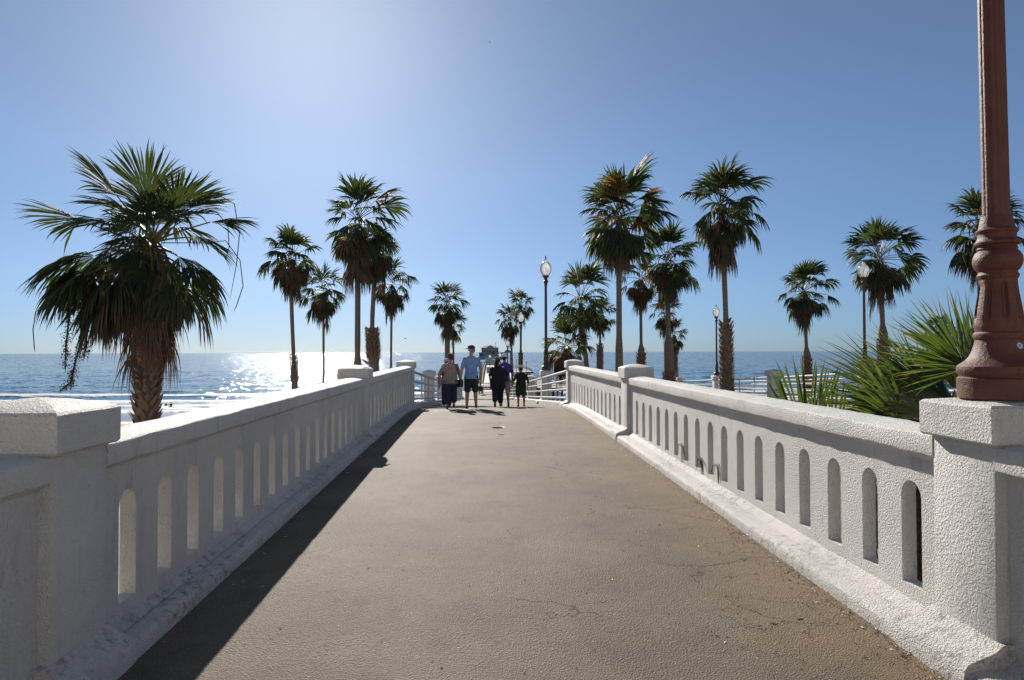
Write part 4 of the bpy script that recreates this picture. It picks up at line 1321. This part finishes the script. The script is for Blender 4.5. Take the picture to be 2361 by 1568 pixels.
    if hair:
        mb = MB()
        L = hair[1]
        if L == 'short':
            mb.ball(hh((0, -.012, .055)), (.090, .105, .100), 14); mb.ball(hh((0, -.055, .0)), (.078, .062, .085), 12)
        elif L == 'fringe':
            mb.ball(hh((0, -.045, .0)), (.078, .062, .080), 12)
        else:
            mb.ball(hh((0, -.01, .05)), (.088, .105, .098), 14)
            mb.limb(hh((0, -.06, .02)), hh((-.03, -.10, -.26)), .078, .045, 12)
        solid(mb, 'hair', hair[0], root, .011, 3)
    hat = c.get('hat')
    if hat:
        mb = MB()
        if hat[1] == 'cap':
            prof = [(.102, .045), (.105, .065), (.098, .10), (.075, .135), (.03, .152), (.004, .155)]
            mb.lathe([(r * .93, z) for r, z in prof], 20)
            mb.v = [(x, y * 1.16 - .002, z) for x, y, z in mb.v]
            n0 = len(mb.v)
            f = hat[2]
            bv = []
            for i in range(9):
                a = pi * (i / 8)
                bv.append(V((cos(a) * .080, (.075 + sin(a) * .12) * f, .055 - .018 * sin(a))))
            vs = [p for p in bv] + [V((p.x * .98, .06 * f if i in (0, 8) else p.y * .99, p.z + .010)) for i, p in enumerate(bv)]
            fs = [tuple(range(8, -1, -1)), tuple(range(9, 18))] + [(i, i + 1, i + 10, i + 9) for i in range(8)] + [(8, 0, 9, 17)]
            mb.add(vs, fs)
        else:
            mb.lathe([(.175, .050), (.178, .056), (.13, .062), (.108, .068), (.104, .10), (.100, .14), (.080, .158), (.01, .162)], 24)
            mb.lathe([(.178, .052), (.10, .055)], 24)
            mb.v = [(x, y * 1.1 - .01, z + (.02 * (x / .17) ** 2)) for x, y, z in mb.v]
        mb.v = [tuple(hh(p)) for p in mb.v]
        o = mb.build('hat', hat[0], root, smooth=True, angle=45)
        o.matrix_parent_inverse = Matrix.Identity(4)
        if hat[1] != 'cap':
            b = MB(); b.lathe([(.110, .066), (.107, .092)], 24, cap=False); b.v = [tuple(hh((x, y * 1.1 - .01, z))) for x, y, z in b.v]
            b.build('hat_band', M['black'], None, smooth=True).parent = o
    for ch in root.children:
        ch.matrix_parent_inverse = Matrix.Identity(4)
    return root


def part_shoe(c):
    return c.get('shoe', SHOE)


SHOE = m_plain('dark_shoe', (.03, .028, .027), .6)
SKL = m_plain('lips', (.33, .12, .10), .5)


def ground_at(px, d):
    p = at(px, 900, d)
    return V((p.x, d, zdeck(d) + .004))


hair_red = cloth('auburn_hair', (.10, .035, .016)); hair_dark = cloth('dark_brown_hair', (.022, .014, .011)); hair_grey = cloth('grey_hair', (.22, .20, .18))
# the couple holding hands
Lw, Lm = ground_at(1038, 17.5), ground_at(1086, 17.7)
kw, km = 1.47 / 1.75, 1.70 / 1.75
joint = V(((Lw.x + Lm.x) / 2 + .02, 17.62, Lw.z + .70))
w1 = person('woman with short auburn hair, patterned beige top and navy cropped trousers', Lw, 1.47, radians(3), radians(25), dict(
    wide=1.22, hand_r=tuple((joint - Lw) / kw), hand_l=(-.30, .12, .84), elb_l=.09, elb_r=.0, sleeve=.85, foot_l=(-.10, -.03, .08), foot_r=(.11, .16, .10), knee_r=.09, heel_l=.25,
    wear=[('trousers', cloth('navy_cotton', (.022, .030, .075)), .62), ('blouse', m_print('beige_print', (.50, .39, .33), (.27, .20, .185), 55.0))], hair=(hair_red, 'short')), SK1)
mb = MB(); z = lambda p: p
for pts, r in (([(.17, -.02, 1.44), (.235, -.10, 1.25), (.27, -.11, 1.05), (.29, -.06, .93)], .013), ([(.17, -.02, 1.44), (.21, .10, 1.25), (.26, .08, 1.05), (.29, .04, .93)], .012)):
    mb.tube([Lw + V(p) * kw for p in pts], r, 6)
bag = thing('shoulder_bag', Lw + V((.29, 0, .8)) * kw, 'black leather shoulder bag hanging from the woman in the beige top', 'bag')
mb.build('strap', M['black'], bag, smooth=True)
mb = MB(); mb.box(Lw + V((.30, -.01, .82)) * kw, (.10, .26, .21), rz=.5); mb.build('pouch', M['black'], bag, bevel=.03, segs=3, angle=50)
person('tall man in light blue t-shirt, dark shorts and dark cap, looking left', Lm, 1.70, radians(-2), radians(58), dict(
    hand_l=tuple((joint + V((-.03, .01, .03)) - Lm) / km), hand_r=(.27, .03, .78), elb_r=.06, elb_l=.02, sleeve=.72, foot_l=(-.12, -.05, .08), foot_r=(.13, .12, .08),
    wear=[('shorts', cloth('dark_green_cotton', (.022, .035, .036))), ('shirt', cloth('light_blue_cotton', (.22, .34, .62)))], hair=(hair_grey, 'fringe'), hat=(cloth('charcoal_cap', (.03, .035, .05)), 'cap', 1)), SK1)
# someone half hidden ahead of the woman
person('person mostly hidden ahead of the woman in beige, pale blue cap', ground_at(1029, 20.6), 1.50, 0, radians(30), dict(
    wear=[('trousers', cloth('black_denim', (.02, .02, .025)), .9), ('shirt', cloth('dark_jersey', (.03, .03, .04)))], foot_l=(-.1, .15, .1), hair=(hair_dark, 'fringe'), hat=(cloth('pale_blue_cap', (.45, .50, .62)), 'cap', 1)), SK2)
# the family
Lf, Lh, Lc = ground_at(1147, 19.6), ground_at(1163, 20.2), ground_at(1201, 19.9)
kf, kc = 1.47 / 1.75, 1.27 / 1.75
j2 = V(((Lf.x + Lc.x) / 2 + .06, 19.85, Lf.z + .68))
person('woman in black tunic and brimmed straw hat, hair down her back', Lf, 1.47, radians(-3), radians(-20), dict(
    wide=1.22, hand_r=tuple((j2 - Lf) / kf), hand_l=(-.26, .10, .84), elb_r=.03, sleeve=.9, lean=.05, foot_l=(-.09, -.22, .16), heel_l=.9, knee_l=.10, foot_r=(.09, .16, .08),
    wear=[('trousers', cloth('black_cotton', (.014, .014, .018)), .72), ('tunic', cloth('black_knit', (.014, .013, .015)), .66)], hair=(hair_dark, 'long'), hat=(cloth('straw_hat', (.20, .14, .085)), 'brim')), SK1)
person('man in royal blue shirt, white cap and plaid shorts behind the straw hat', Lh, 1.62, 0, radians(-15), dict(
    hand_r=(.26, .02, .80), foot_l=(-.11, .14, .08), foot_r=(.12, -.12, .10), heel_r=.5,
    wear=[('shorts', m_plaid('grey_plaid', (.42, .40, .42), (.16, .15, .18))), ('shirt', cloth('royal_blue_cotton', (.035, .055, .26)))], hair=(hair_dark, 'fringe'), hat=(cloth('white_cap', (.72, .71, .72)), 'cap', 1)), SK2)
person('child in black top, dark green shorts and yellow cap', Lc, 1.25, radians(6), radians(12), dict(
    wide=1.22, hand_l=tuple((j2 + V((.03, 0, .0)) - Lc) / kc), hand_r=(.29, .04, .82), elb_l=.0, sleeve=1.3, foot_l=(-.13, -.04, .08), foot_r=(.14, .08, .08),
    wear=[('shorts', cloth('bottle_green_cotton', (.018, .045, .024))), ('shirt', cloth('black_jersey', (.014, .014, .015)))], hair=(hair_dark, 'fringe'), hat=(cloth('yellow_cap', (.62, .44, .04)), 'cap', -1)), SK2)


def sitter(label, loc, yaw, top, legsm, skinm):
    root = thing('person', loc, label, 'person', 'people resting at the foot of the ramp')
    root.rotation_euler = (0, 0, yaw)
    mb = MB()
    mb.tube([V((0, 0, .48)), V((0, .0, .60)), V((0, -.02, .85)), V((0, 0, 1.02))], [.14, .15, .15, .07], 12)
    mb.ball((0, .02, 1.16), (.085, .10, .12), 12); mb.limb((0, 0, 1.0), (0, 0, 1.1), .055, .05)
    for s in (-1, 1):
        mb.limb((s * .09, 0, .52), (s * .11, .42, .52), .085, .06); mb.limb((s * .11, .42, .52), (s * .11, .40, .09), .058, .04); mb.limb((s * .11, .38, .05), (s * .11, .54, .04), .036, .03)
        mb.limb((s * .19, 0, .95), (s * .24, .10, .70), .05, .04); mb.limb((s * .24, .10, .70), (s * .14, .32, .60), .04, .028); mb.limb((s * .14, .32, .60), (s * .11, .40, .58), .03, .025)
    solid(mb, 'body', skinm, root, .013, 4)
    mb = MB(); mb.tube([V((0, 0, .50)), V((0, 0, .62)), V((0, -.02, .86)), V((0, 0, 1.03))], [.165, .17, .168, .09], 14)
    for s in (-1, 1): mb.limb((s * .19, 0, .95), (s * .23, .08, .75), .065, .058)
    solid(mb, 'shirt', top, root, .014, 4)
    mb = MB(); mb.ball((0, 0, .52), (.17, .17, .11), 12)
    for s in (-1, 1): mb.limb((s * .09, 0, .52), (s * .11, .42, .52), .10, .078); mb.limb((s * .11, .42, .52), (s * .11, .40, .16), .075, .06)
    solid(mb, 'trousers', legsm, root, .014, 4)
    mb = MB(); mb.ball((0, -.02, 1.20), (.095, .11, .11), 12); solid(mb, 'hair', hair_dark, root, .013, 3)
    for ch in root.children: ch.matrix_parent_inverse = Matrix.Identity(4)
    return root


# bench and two resting people on the landing, with their wheelchair
yb = 74.5
p = at(1128, 900, yb)
bz_ = zdeck(yb)
bench = thing('park_bench', (p.x, yb, bz_), 'dark slatted bench at the foot of the ramp, seen between the walkers', 'bench')
mb = MB(); [mb.box((p.x, yb + .10 * k, bz_ + .45), (1.9, .08, .035)) for k in range(-2, 3)]; mb.build('seat', M['woodgrey'], bench)
mb = MB(); [mb.box((p.x, yb - .27, bz_ + .58 + .12 * k), (1.9, .035, .085)) for k in range(3)]; mb.build('backrest', M['woodgrey'], bench)
for s in (-1, 1):
    for q in (-.22, .22):
        mb = MB(); mb.box((p.x + s * .8, yb + q, bz_ + .215), (.07, .06, .43)); mb.build('leg', M['iron_dark'], bench)
sitter('person in a red top seated on the bench at the ramp foot', V((p.x + .45, yb + .02, bz_)), 0, cloth('red_cotton', (.35, .03, .035)), cloth('dark_twill', (.03, .03, .04)), SK1)
pc = at(1108, 900, 72.5)
ch = thing('wheelchair', (pc.x, 72.5, zdeck(72.5)), 'wheelchair parked in front of the bench at the ramp foot', 'wheelchair')
zc_ = zdeck(72.5)
for s in (-1, 1):
    mb = MB()
    mb.tube([V((pc.x + s * .29, 72.5 + cos(a) * .30, zc_ + .30 + sin(a) * .30)) for a in [2 * pi * i / 20 for i in range(21)]], .018, 6)
    w_ = mb.build('wheel', M['black'], ch)
    mb = MB()
    for i in range(8): mb.tube([V((pc.x + s * .29, 72.5, zc_ + .30)), V((pc.x + s * .29, 72.5 + cos(i * pi / 4) * .29, zc_ + .30 + sin(i * pi / 4) * .29))], .004, 4)
    mb.build('spokes', M['steel'], w_)
    mb = MB(); mb.tube([V((pc.x + s * .22, 72.95 + cos(a) * .09, zc_ + .095 + sin(a) * .09)) for a in [2 * pi * i / 12 for i in range(13)]], .014, 5); mb.build('caster', M['black'], ch)
    mb = MB(); mb.tube([V((pc.x + s * .24, 72.25, zc_ + .95)), V((pc.x + s * .24, 72.28, zc_ + .42)), V((pc.x + s * .24, 72.85, zc_ + .42)), V((pc.x + s * .22, 72.95, zc_ + .1))], .014, 6); mb.build('frame', M['steel'], ch)
mb = MB(); mb.box((pc.x, 72.52, zc_ + .43), (.46, .46, .05)); mb.build('seat', M['black'], ch)
mb = MB(); mb.box((pc.x, 72.27, zc_ + .68), (.46, .04, .42)); mb.build('backrest', M['black'], ch)
sitter('person with dark hair sitting in the wheelchair', V((pc.x, 72.46, zc_ - .02)), 0, cloth('grey_jersey', (.10, .11, .13)), cloth('slate_twill', (.05, .05, .06)), SK2)

# two bathers standing in the shallows
for (px, d, hgt, lb) in ((394, 111, 1.75, 'bather standing waist deep in the surf, the right one of the two'), (383, 113, 1.55, 'bather waist deep in the surf, the lower left one of the two')):
    q = at(px, 930, d)
    root = thing('person', (q.x, d, SEA - .85), lb, 'person', 'bathers in the surf')
    mb = MB()
    mb.tube([V((0, 0, .80)), V((0, 0, .95)), V((0, 0, 1.3)), V((0, 0, 1.45))], [.15, .16, .18, .07], 12)
    mb.ball((0, 0, 1.62), (.085, .10, .12), 12); mb.limb((0, 0, 1.42), (0, 0, 1.55), .055, .05)
    for s in (-1, 1):
        mb.limb((s * .1, 0, .9), (s * .12, 0, .1), .09, .05); mb.limb((s * .2, 0, 1.4), (s * .38, .1, 1.15), .055, .04); mb.limb((s * .38, .1, 1.15), (s * .35, .25, 1.0), .04, .03)
    solid(mb, 'body', SK2, root, .02, 3)
    mb = MB(); mb.tube([V((0, 0, .78)), V((0, 0, 1.0)), V((0, 0, 1.3)), V((0, 0, 1.44))], [.17, .175, .19, .10], 12); solid(mb, 'wetsuit', M['black'], root, .02, 3)
    for c_ in root.children: c_.matrix_parent_inverse = Matrix.Identity(4)
    root.scale = (hgt / 1.75,) * 3

# ------------------------------------------------------------------ pier, tower, far buildings
PA, PB = V((3.3, 84, 0)), V((8.3, 560, 0))


def pierx(y):
    return PA.x + (PB.x - PA.x) * (y - 84) / (560 - 84)


pier = thing('pier', (pierx(300), 300, SEA), 'long timber pier running out to sea behind the walkers', 'pier')
mb = MB()
st = [84 + 8 * i for i in range(60)]
sweep(mb, lambda y: [(pierx(y) - 4.4, y, zdeck(y) - .5), (pierx(y) + 4.4, y, zdeck(y) - .5), (pierx(y) + 4.4, y, zdeck(y)), (pierx(y) - 4.4, y, zdeck(y))], st)
o = mb.build('deck', M['deckwood'], pier); fix_normals(o)
mb = MB(); mb.box((pierx(128) + 8.2, 128, -4.87), (8, 30, .5)); mb.build('side_platform', M['deckwood'], pier)
mb = MB(); mb.box((pierx(225) + 8.0, 225, -4.87), (7.4, 40, .5)); mb.build('side_platform', M['deckwood'], pier)
mb = MB()
for i in range(46):
    y = 100 + i * 10
    for s in (-3.6, 0, 3.6):
        mb.tube([V((pierx(y) + s, y, -11)), V((pierx(y) + s, y, -4.9))], .2, 6)
for y in (118, 126, 134, 140, 210, 220, 230, 240):
    mb.tube([V((pierx(y) + 11, y, -11)), V((pierx(y) + 11, y, -4.9))], .2, 6)
o = mb.build('piles', M['woodgrey'], pier); o['kind'] = 'stuff'
for s, nm in ((-1, 'l'), (1, 'r')):
    mb = MB()
    run = []
    if s < 0: run = [(pierx(y) - 4.3, y) for y in range(90, 560, 4)]
    else:
        for y in range(90, 560, 4):
            ex = 11.9 if 113 <= y <= 143 else (11.4 if 205 <= y <= 245 else 4.3)
            run.append((pierx(y) + ex, y))
    for (x, y) in run: mb.box((x, y, zdeck(y) + .55), (.12, .12, 1.1))
    for hh_ in (1.08, .75, .42):
        for (a, b), (c_, d_) in zip(run, run[1:]):
            mb.tube([V((a, b, zdeck(b) + hh_)), V((c_, d_, zdeck(d_) + hh_))], .05, 4)
    mb.build('side_rail', M['woodgrey'], pier)

tx = at(1130, 850, 131).x
tw = thing('lifeguard_tower', (tx, 131, -4.6), 'tall grey lifeguard tower with peaked roof standing on the pier', 'tower')
for sx_ in (-1, 1):
    for sy_ in (-1, 1):
        mb = MB(); mb.tube([V((tx + sx_ * 1.5, 131 + sy_ * 1.2, -4.6)), V((tx + sx_ * .85, 131 + sy_ * .8, -.9))], .14, 6); mb.build('leg', M['woodgrey'], tw)
mb = MB(); mb.box((tx, 131, -.15), (1.9, 1.8, 1.5)); mb.box((tx, 131, -2.0), (1.5, 1.4, 1.2)); mb.build('shaft', M['bluegrey'], tw)
mb = MB(); mb.box((tx, 131, 1.35), (2.0, 2.0, 1.5)); cab = mb.build('cabin', M['slate'], tw)
for k in (-1, 0, 1):
    mb = MB(); mb.box((tx + k * .6, 129.99, 1.5), (.45, .05, .7)); mb.build('window', M['glass'], cab)
mb = MB(); mb.add([(tx - 1.4, 129.7, 2.1), (tx + 1.4, 129.7, 2.1), (tx + 1.4, 132.3, 2.1), (tx - 1.4, 132.3, 2.1), (tx, 129.9, 3.05), (tx, 132.1, 3.05)], [(3, 2, 1, 0), (0, 1, 4), (2, 3, 5), (1, 2, 5, 4), (3, 0, 4, 5)]); mb.build('roof', M['slate'], tw)
mb = MB(); mb.tube([V((tx + 1.1, 131, 2.2)), V((tx + 1.1, 131, 3.6))], .05, 5); mb.build('antenna', M['woodgrey'], tw)
mb = MB()
mb.box((tx + 1.0, 129.9, -.95), (4.2, .1, .1)); mb.box((tx - 2.2, 130, -2.3), (.14, .14, 4.6)); mb.box((tx - 1.6, 130, -.4), (1.9, .12, .12)); mb.box((tx - 2.2, 130, -1.0), (.14, .14, 1.4))
for i in range(14): mb.box((tx + 1.4 + i * .26, 130.2, -.9 - i * .26), (.34, .8, .05))
mb.tube([V((tx + 1.4, 129.8, .15)), V((tx + 5.0, 129.8, -3.5))], .05, 5); mb.tube([V((tx + 1.4, 130.6, .15)), V((tx + 5.0, 130.6, -3.5))], .05, 5)
mb.build('stair', M['woodgrey'], tw)

ky = 205
kx = at(1170, 820, ky).x
kio = thing('kiosk', (kx, ky, -4.6), 'open framed kiosk with small gable roof on the pier behind the third lamp', 'kiosk')
for s in (-1, 1):
    mb = MB(); mb.box((kx + s * .85, ky, -1.6), (.28, .28, 6.0)); mb.build('post', M['slate'], kio)
mb = MB(); mb.add([(kx - 1.3, ky - .8, 1.4), (kx + 1.3, ky - .8, 1.4), (kx + 1.3, ky + .8, 1.4), (kx - 1.3, ky + .8, 1.4), (kx - .6, ky, 2.3), (kx + .6, ky, 2.3)], [(3, 2, 1, 0), (0, 1, 5, 4), (2, 3, 4, 5), (1, 2, 5), (3, 0, 4)]); mb.build('roof', M['slate'], kio)
mb = MB(); mb.box((kx, ky, -.2), (1.42, .1, .2)); mb.box((kx, ky, -3.0), (1.42, .9, 2.6)); mb.build('counter', M['bluegrey'], kio)

by = 545
for (pxa, pxb, ztop_, lb, roofc) in ((1104, 1166, 5.2, 'low two storey restaurant at the far end of the pier', 'slate'),):
    xa, xb = at(pxa, 800, by).x, at(pxb, 800, by).x
    bd = thing('pier_building', ((xa + xb) / 2, by, -4.6), lb, 'building')
    mb = MB(); mb.box(((xa + xb) / 2, by, -1.5), (xb - xa, 18, 6.2)); w_ = mb.build('wall', M['bluegrey'], bd)
    xm = at(1129, 800, by).x
    mb = MB(); mb.box((xm, by, 3.4), (14, 12, 3.6)); mb.build('upper_storey', M['slate'], bd)
    mb = MB(); mb.add([(xm - 8, by - 7, 5.2), (xm + 8, by - 7, 5.2), (xm + 8, by + 7, 5.2), (xm - 8, by + 7, 5.2), (xm - 3, by, 7.2), (xm + 3, by, 7.2)], [(3, 2, 1, 0), (0, 1, 5, 4), (2, 3, 4, 5), (1, 2, 5), (3, 0, 4)]); mb.build('roof', M['slate'], bd)
    for i in range(6):
        mb = MB(); mb.box((xa + (xb - xa) * (i + .5) / 6, by - 9.02, -.5), (2.2, .1, 1.8)); mb.build('window', M['glass'], bd)

# ------------------------------------------------------------------ birds, boats, small things
def bird(loc, label, s, roll, gliding=True):
    root = thing('bird', loc, label, 'bird')
    mb = MB(); mb.ball((0, 0, 0), (.06, .17, .06), 10); mb.ball((0, .16, .03), (.035, .05, .035), 8); mb.limb((0, .2, .03), (0, .25, .02), .012, .005, 6); mb.add([(-.05, -.14, .01), (.05, -.14, .01), (.07, -.30, .0), (-.07, -.30, .0), (0, -.2, .03)], [(0, 1, 2, 3), (0, 4, 1), (1, 4, 2), (2, 4, 3), (3, 4, 0)])
    o = mb.build('body', M['woodgrey'], None, smooth=True); o.parent = root
    if gliding:
        for q in (-1, 1):
            mb = MB()
            P_ = [(0, .06, .02), (q * .22, .10, .10), (q * .48, .0, .06)]
            Q_ = [(0, -.08, .02), (q * .22, -.06, .09), (q * .46, -.06, .05)]
            mb.add(P_ + Q_ + [(x, y, z_ + .012) for x, y, z_ in P_ + Q_], [(0, 1, 4, 3), (1, 2, 5, 4), (6, 9, 10, 7), (7, 10, 11, 8), (0, 6, 7, 1), (1, 7, 8, 2), (3, 4, 10, 9), (4, 5, 11, 10), (2, 8, 11, 5)])
            w_ = mb.build('wing', M['woodgrey'], None); w_.parent = root
    else:
        for q in (-1, 1):
            mb = MB(); mb.tube([V((q * .025, 0, -.04)), V((q * .025, .01, -.12))], .006, 5); mb.build('leg', M['woodgrey'], None).parent = root
            mb = MB(); mb.ball((q * .045, -.06, .01), (.02, .16, .045), 8); mb.build('wing', M['woodgrey'], None, smooth=True).parent = root
    root.scale = (s,) * 3; root.rotation_euler = roll
    return root


bird(at(934, 781, 60), 'dark gull gliding low over the sea left of the walkers', .5, (.1, .3, 1.2))
bird(at(1128, 98, 55), 'tiny bird high in the sky above the walkway', .3, (.0, .4, .6))
bird((XL + .18, 11.05, 1.43), 'small dark bird perched on the second left pillar cap', .42, (.5, 0, 1.9), False)

q = at(405, 813, 6000)
bt = thing('sailboat', (q.x, 6000, SEA), 'tiny sailboat on the horizon right of the big shaggy palm', 'boat')
mb = MB(); mb.add([(q.x - 8, 5998, SEA + 1.5), (q.x + 8, 5998, SEA + 1.5), (q.x + 8, 6002, SEA + 1.5), (q.x - 8, 6002, SEA + 1.5), (q.x - 5, 5999, SEA - 1), (q.x + 5, 5999, SEA - 1), (q.x + 5, 6001, SEA - 1), (q.x - 5, 6001, SEA - 1)], [(0, 1, 2, 3), (7, 6, 5, 4), (0, 4, 5, 1), (1, 5, 6, 2), (2, 6, 7, 3), (3, 7, 4, 0)]); mb.build('hull', M['white'], bt)
mb = MB(); mb.add([(q.x + .5, 6000, SEA + 3), (q.x + 7, 6000, SEA + 3), (q.x + .5, 6000, SEA + 22), (q.x + .5, 6000.4, SEA + 3), (q.x + 7, 6000.4, SEA + 3), (q.x + .5, 6000.4, SEA + 22)], [(0, 1, 2), (5, 4, 3), (0, 3, 4, 1), (1, 4, 5, 2), (2, 5, 3, 0)]); mb.build('sail', M['white'], bt)
mb = MB(); mb.tube([V((q.x, 6000, SEA + 1)), V((q.x, 6000, SEA + 24))], .3, 6); mb.build('mast', M['woodgrey'], bt)


def on_deck(px, py):
    """where the line of sight through a survey pixel meets the walkway"""
    lo, hi = 1.5, 17
    for _ in range(50):
        m_ = (lo + hi) / 2
        p_ = at(px, py, m_)
        if p_.z > zdeck(m_): lo = m_
        else: hi = m_
    return V((p_.x, p_.y, zdeck(p_.y)))


q = on_deck(1148, 986)
dr = thing('drain_cover', q, 'dark oval drain cover with bright rim, set in the middle of the walkway', 'drain')
mb = MB(); mb.lathe([(.110, .001), (.130, .003), (.126, .008), (.118, .007), (.110, .004)], 28, q, cap=False); o = mb.build('rim', M['pipe'], dr, smooth=True, angle=40)
mb = MB(); mb.lathe([(.1095, .004), (.06, .005), (.002, .005)], 28, q, cap=False); mb.build('lid', M['matte'], dr, smooth=True)
q = on_deck(1155, 1001)
mb = MB(); mb.lathe([(.045, .001), (.055, .003), (.052, .007), (.047, .006), (.045, .003), (.002, .004)], 24, q, cap=False)
tag(mb.build('metal_cap', M['pipe'], None, smooth=True, angle=40), 'small round metal cap just below the drain cover', 'cap')
q = on_deck(1843, 1427)
cb = thing('cigarette_butt', q, 'orange cigarette butt lying on the asphalt at lower right', 'litter')
d_ = V((1, .25, 0)).normalized()
mb = MB(); mb.tube([q + V((0, 0, .0045)) - d_ * .017, q + V((0, 0, .0045)) + d_ * .010], .0042, 10); mb.build('filter', m_plain('orange_filter', (.75, .27, .06), .7), cb)
mb = MB(); mb.tube([q + V((0, 0, .0045)) + d_ * .010, q + V((0, 0, .0045)) + d_ * .018], .0041, 10); mb.build('paper', M['white'], cb)

# a white bin standing beyond the right railing
pb = at(1281, 915, 24.5); zb_ = zdeck(24.5) - .55
bn = thing('litter_bin', (pb.x + .25, 24.5, zb_), 'white round litter bin seen through the right pipe railing', 'bin')
mb = MB(); mb.lathe([(.24, -.9), (.27, -.3), (.28, .30), (.30, .33), (.30, .37), (.26, .38)], 24, (pb.x + .25, 24.5, zb_)); mb.build('bin_body', M['white'], bn, smooth=True, angle=40)
mb = MB(); mb.lathe([(.25, .38), (.22, .45), (.1, .50), (.01, .51)], 24, (pb.x + .25, 24.5, zb_)); mb.build('lid', M['concrete'], bn, smooth=True, angle=40)

# dry fronds poking through the slots of the right parapet
rng = random.Random(5)
for (px, py, lb) in ((1572, 1035, 'dry palm strands poking out of a right parapet slot, the farthest bunch'), (1615, 1068, 'curled dry palm strands hanging over a right parapet sill, the middle bunch'), (1655, 1085, 'dry palm strands hanging from a right parapet slot, the nearest bunch')):
    lo = 4
    for d in [4 + .01 * i for i in range(600)]:
        if at(px, py, d).x > XR - .15: break
    o_ = at(px, py, d) + V((.02, 0, .02))
    root = thing('dry_frond', o_, lb, 'palm litter', 'dry fronds in the parapet slots')
    mb = MB()
    for k in range(4):
        a = rng.uniform(-1.6, 1.6)
        r_ = rng.random()
        pts = [o_ + V((.12, a * .02, .01)), o_ + V((-.01, a * .03, .035 + .03 * r_)), o_ + V((-.045, a * .08, .03)), o_ + V((-.05, a * .12, -.04)), o_ + V((-.055, a * .15, -.07 - .09 * r_))]
        mb.tube(pts, [.006, .012, .011, .008, .002], 6, ell=[(1, .3)] * 5)
    mb.build('strands', M['leaf_dead'] if rng.random() < .5 else M['straw'], root)
    mb = MB(); mb.tube([o_ + V((.12, .02, .02)), o_ + V((.0, 0, .06)), o_ + V((-.05, -.03, .02))], [.008, .008, .004], 6); mb.build('stalk', M['straw'], root)

# crumbs of leaf and grit gathered along the kerbs
mb = MB()
for i in range(2600):
    y = 2.2 + 15 * rng.random() ** 1.6
    x = XR - .36 - abs(rng.gauss(0, .10)) - (rng.random() < .12) * rng.random() * .9
    if rng.random() < .10: x = XL + .37 + abs(rng.gauss(0, .05))
    if rng.random() < .05: x = rng.uniform(-1.5, 2.1)
    s_ = rng.uniform(.002, .007) * (1.0 + (rng.random() < .05) * 1.0)
    c_ = V((x, y, zdeck(y) + .003 - .02 * sstep(1.9, 2.48, abs(x - .23))))
    a = rng.uniform(0, 6.3); l = s_ * rng.uniform(1.2, 3.2)
    u = V((cos(a), sin(a), rng.uniform(-.1, .3))); w_ = V((-sin(a), cos(a), rng.uniform(0, .3)))
    mb.add([c_ - u * l, c_ + w_ * s_ * .6 + UP * .002, c_ + u * l, c_ - w_ * s_ * .6 + UP * .002, c_ + UP * .004], [(0, 1, 4), (1, 2, 4), (2, 3, 4), (3, 0, 4)], 0 if rng.random() < .85 else 1)
o = mb.build('leaf_litter', [M['leaf_dead'], M['white']])
tag(o, None, kind='stuff')
# ------------------------------------------------------------------ light
SUN_AZ, SUN_EL = radians(-14.6), radians(28.5)      # seen from the bridge: left of straight ahead
sd = V((sin(SUN_AZ) * cos(SUN_EL), cos(SUN_AZ) * cos(SUN_EL), sin(SUN_EL)))
L = bpy.data.lights.new('sun', 'SUN'); L.energy = 5.0; L.angle = radians(.53); L.color = (1.0, .93, .83)
lo = bpy.data.objects.new('sun', L); COL.objects.link(lo)
lo.rotation_euler = sd.to_track_quat('Z', 'Y').to_euler()
w = bpy.data.worlds.new('World'); sc.world = w; w.use_nodes = True
nt = w.node_tree; nt.nodes.clear()
sky = nt.nodes.new('ShaderNodeTexSky'); sky.sky_type = 'NISHITA'; sky.sun_disc = False
sky.sun_elevation = SUN_EL; sky.sun_rotation = SUN_AZ
sky.altitude = 0; sky.air_density = 0.6; sky.dust_density = 0.28; sky.ozone_density = 6.0
bg = nt.nodes.new('ShaderNodeBackground'); bg.inputs['Strength'].default_value = 0.078
ow = nt.nodes.new('ShaderNodeOutputWorld')
# thicker, dimmer air low over the sea
tc = nt.nodes.new('ShaderNodeTexCoord'); sx = nt.nodes.new('ShaderNodeSeparateXYZ'); cr_ = nt.nodes.new('ShaderNodeValToRGB'); mu = nt.nodes.new('ShaderNodeMixRGB')
mu.blend_type = 'MULTIPLY'; mu.inputs['Fac'].default_value = 1
el = cr_.color_ramp.elements
el[0].position = 0.0; el[0].color = (.39, .46, .54, 1); el[1].position = 0.26; el[1].color = (.92, .94, .86, 1)
e = el.new(0.10); e.color = (.74, .76, .73, 1)
nt.links.new(tc.outputs['Generated'], sx.inputs[0]); nt.links.new(sx.outputs[2], cr_.inputs[0])
nt.links.new(sky.outputs[0], mu.inputs['Color1']); nt.links.new(cr_.outputs[0], mu.inputs['Color2'])
ad = nt.nodes.new('ShaderNodeMixRGB'); ad.blend_type = 'ADD'; ad.inputs['Fac'].default_value = 1; ad.inputs['Color2'].default_value = (.40, .43, .42, 1)
nt.links.new(mu.outputs[0], ad.inputs['Color1']); nt.links.new(ad.outputs[0], bg.inputs['Color']); nt.links.new(bg.outputs[0], ow.inputs['Surface'])
sc.view_settings.view_transform = 'Standard'; sc.view_settings.look = 'None'
sc.view_settings.gamma = 1; sc.view_settings.exposure = 0.45
sc.cycles.use_denoising = True
sc.cycles.max_bounces = 8; sc.cycles.diffuse_bounces = 5; sc.cycles.transparent_max_bounces = 16
sc.cycles.sample_clamp_indirect = 6
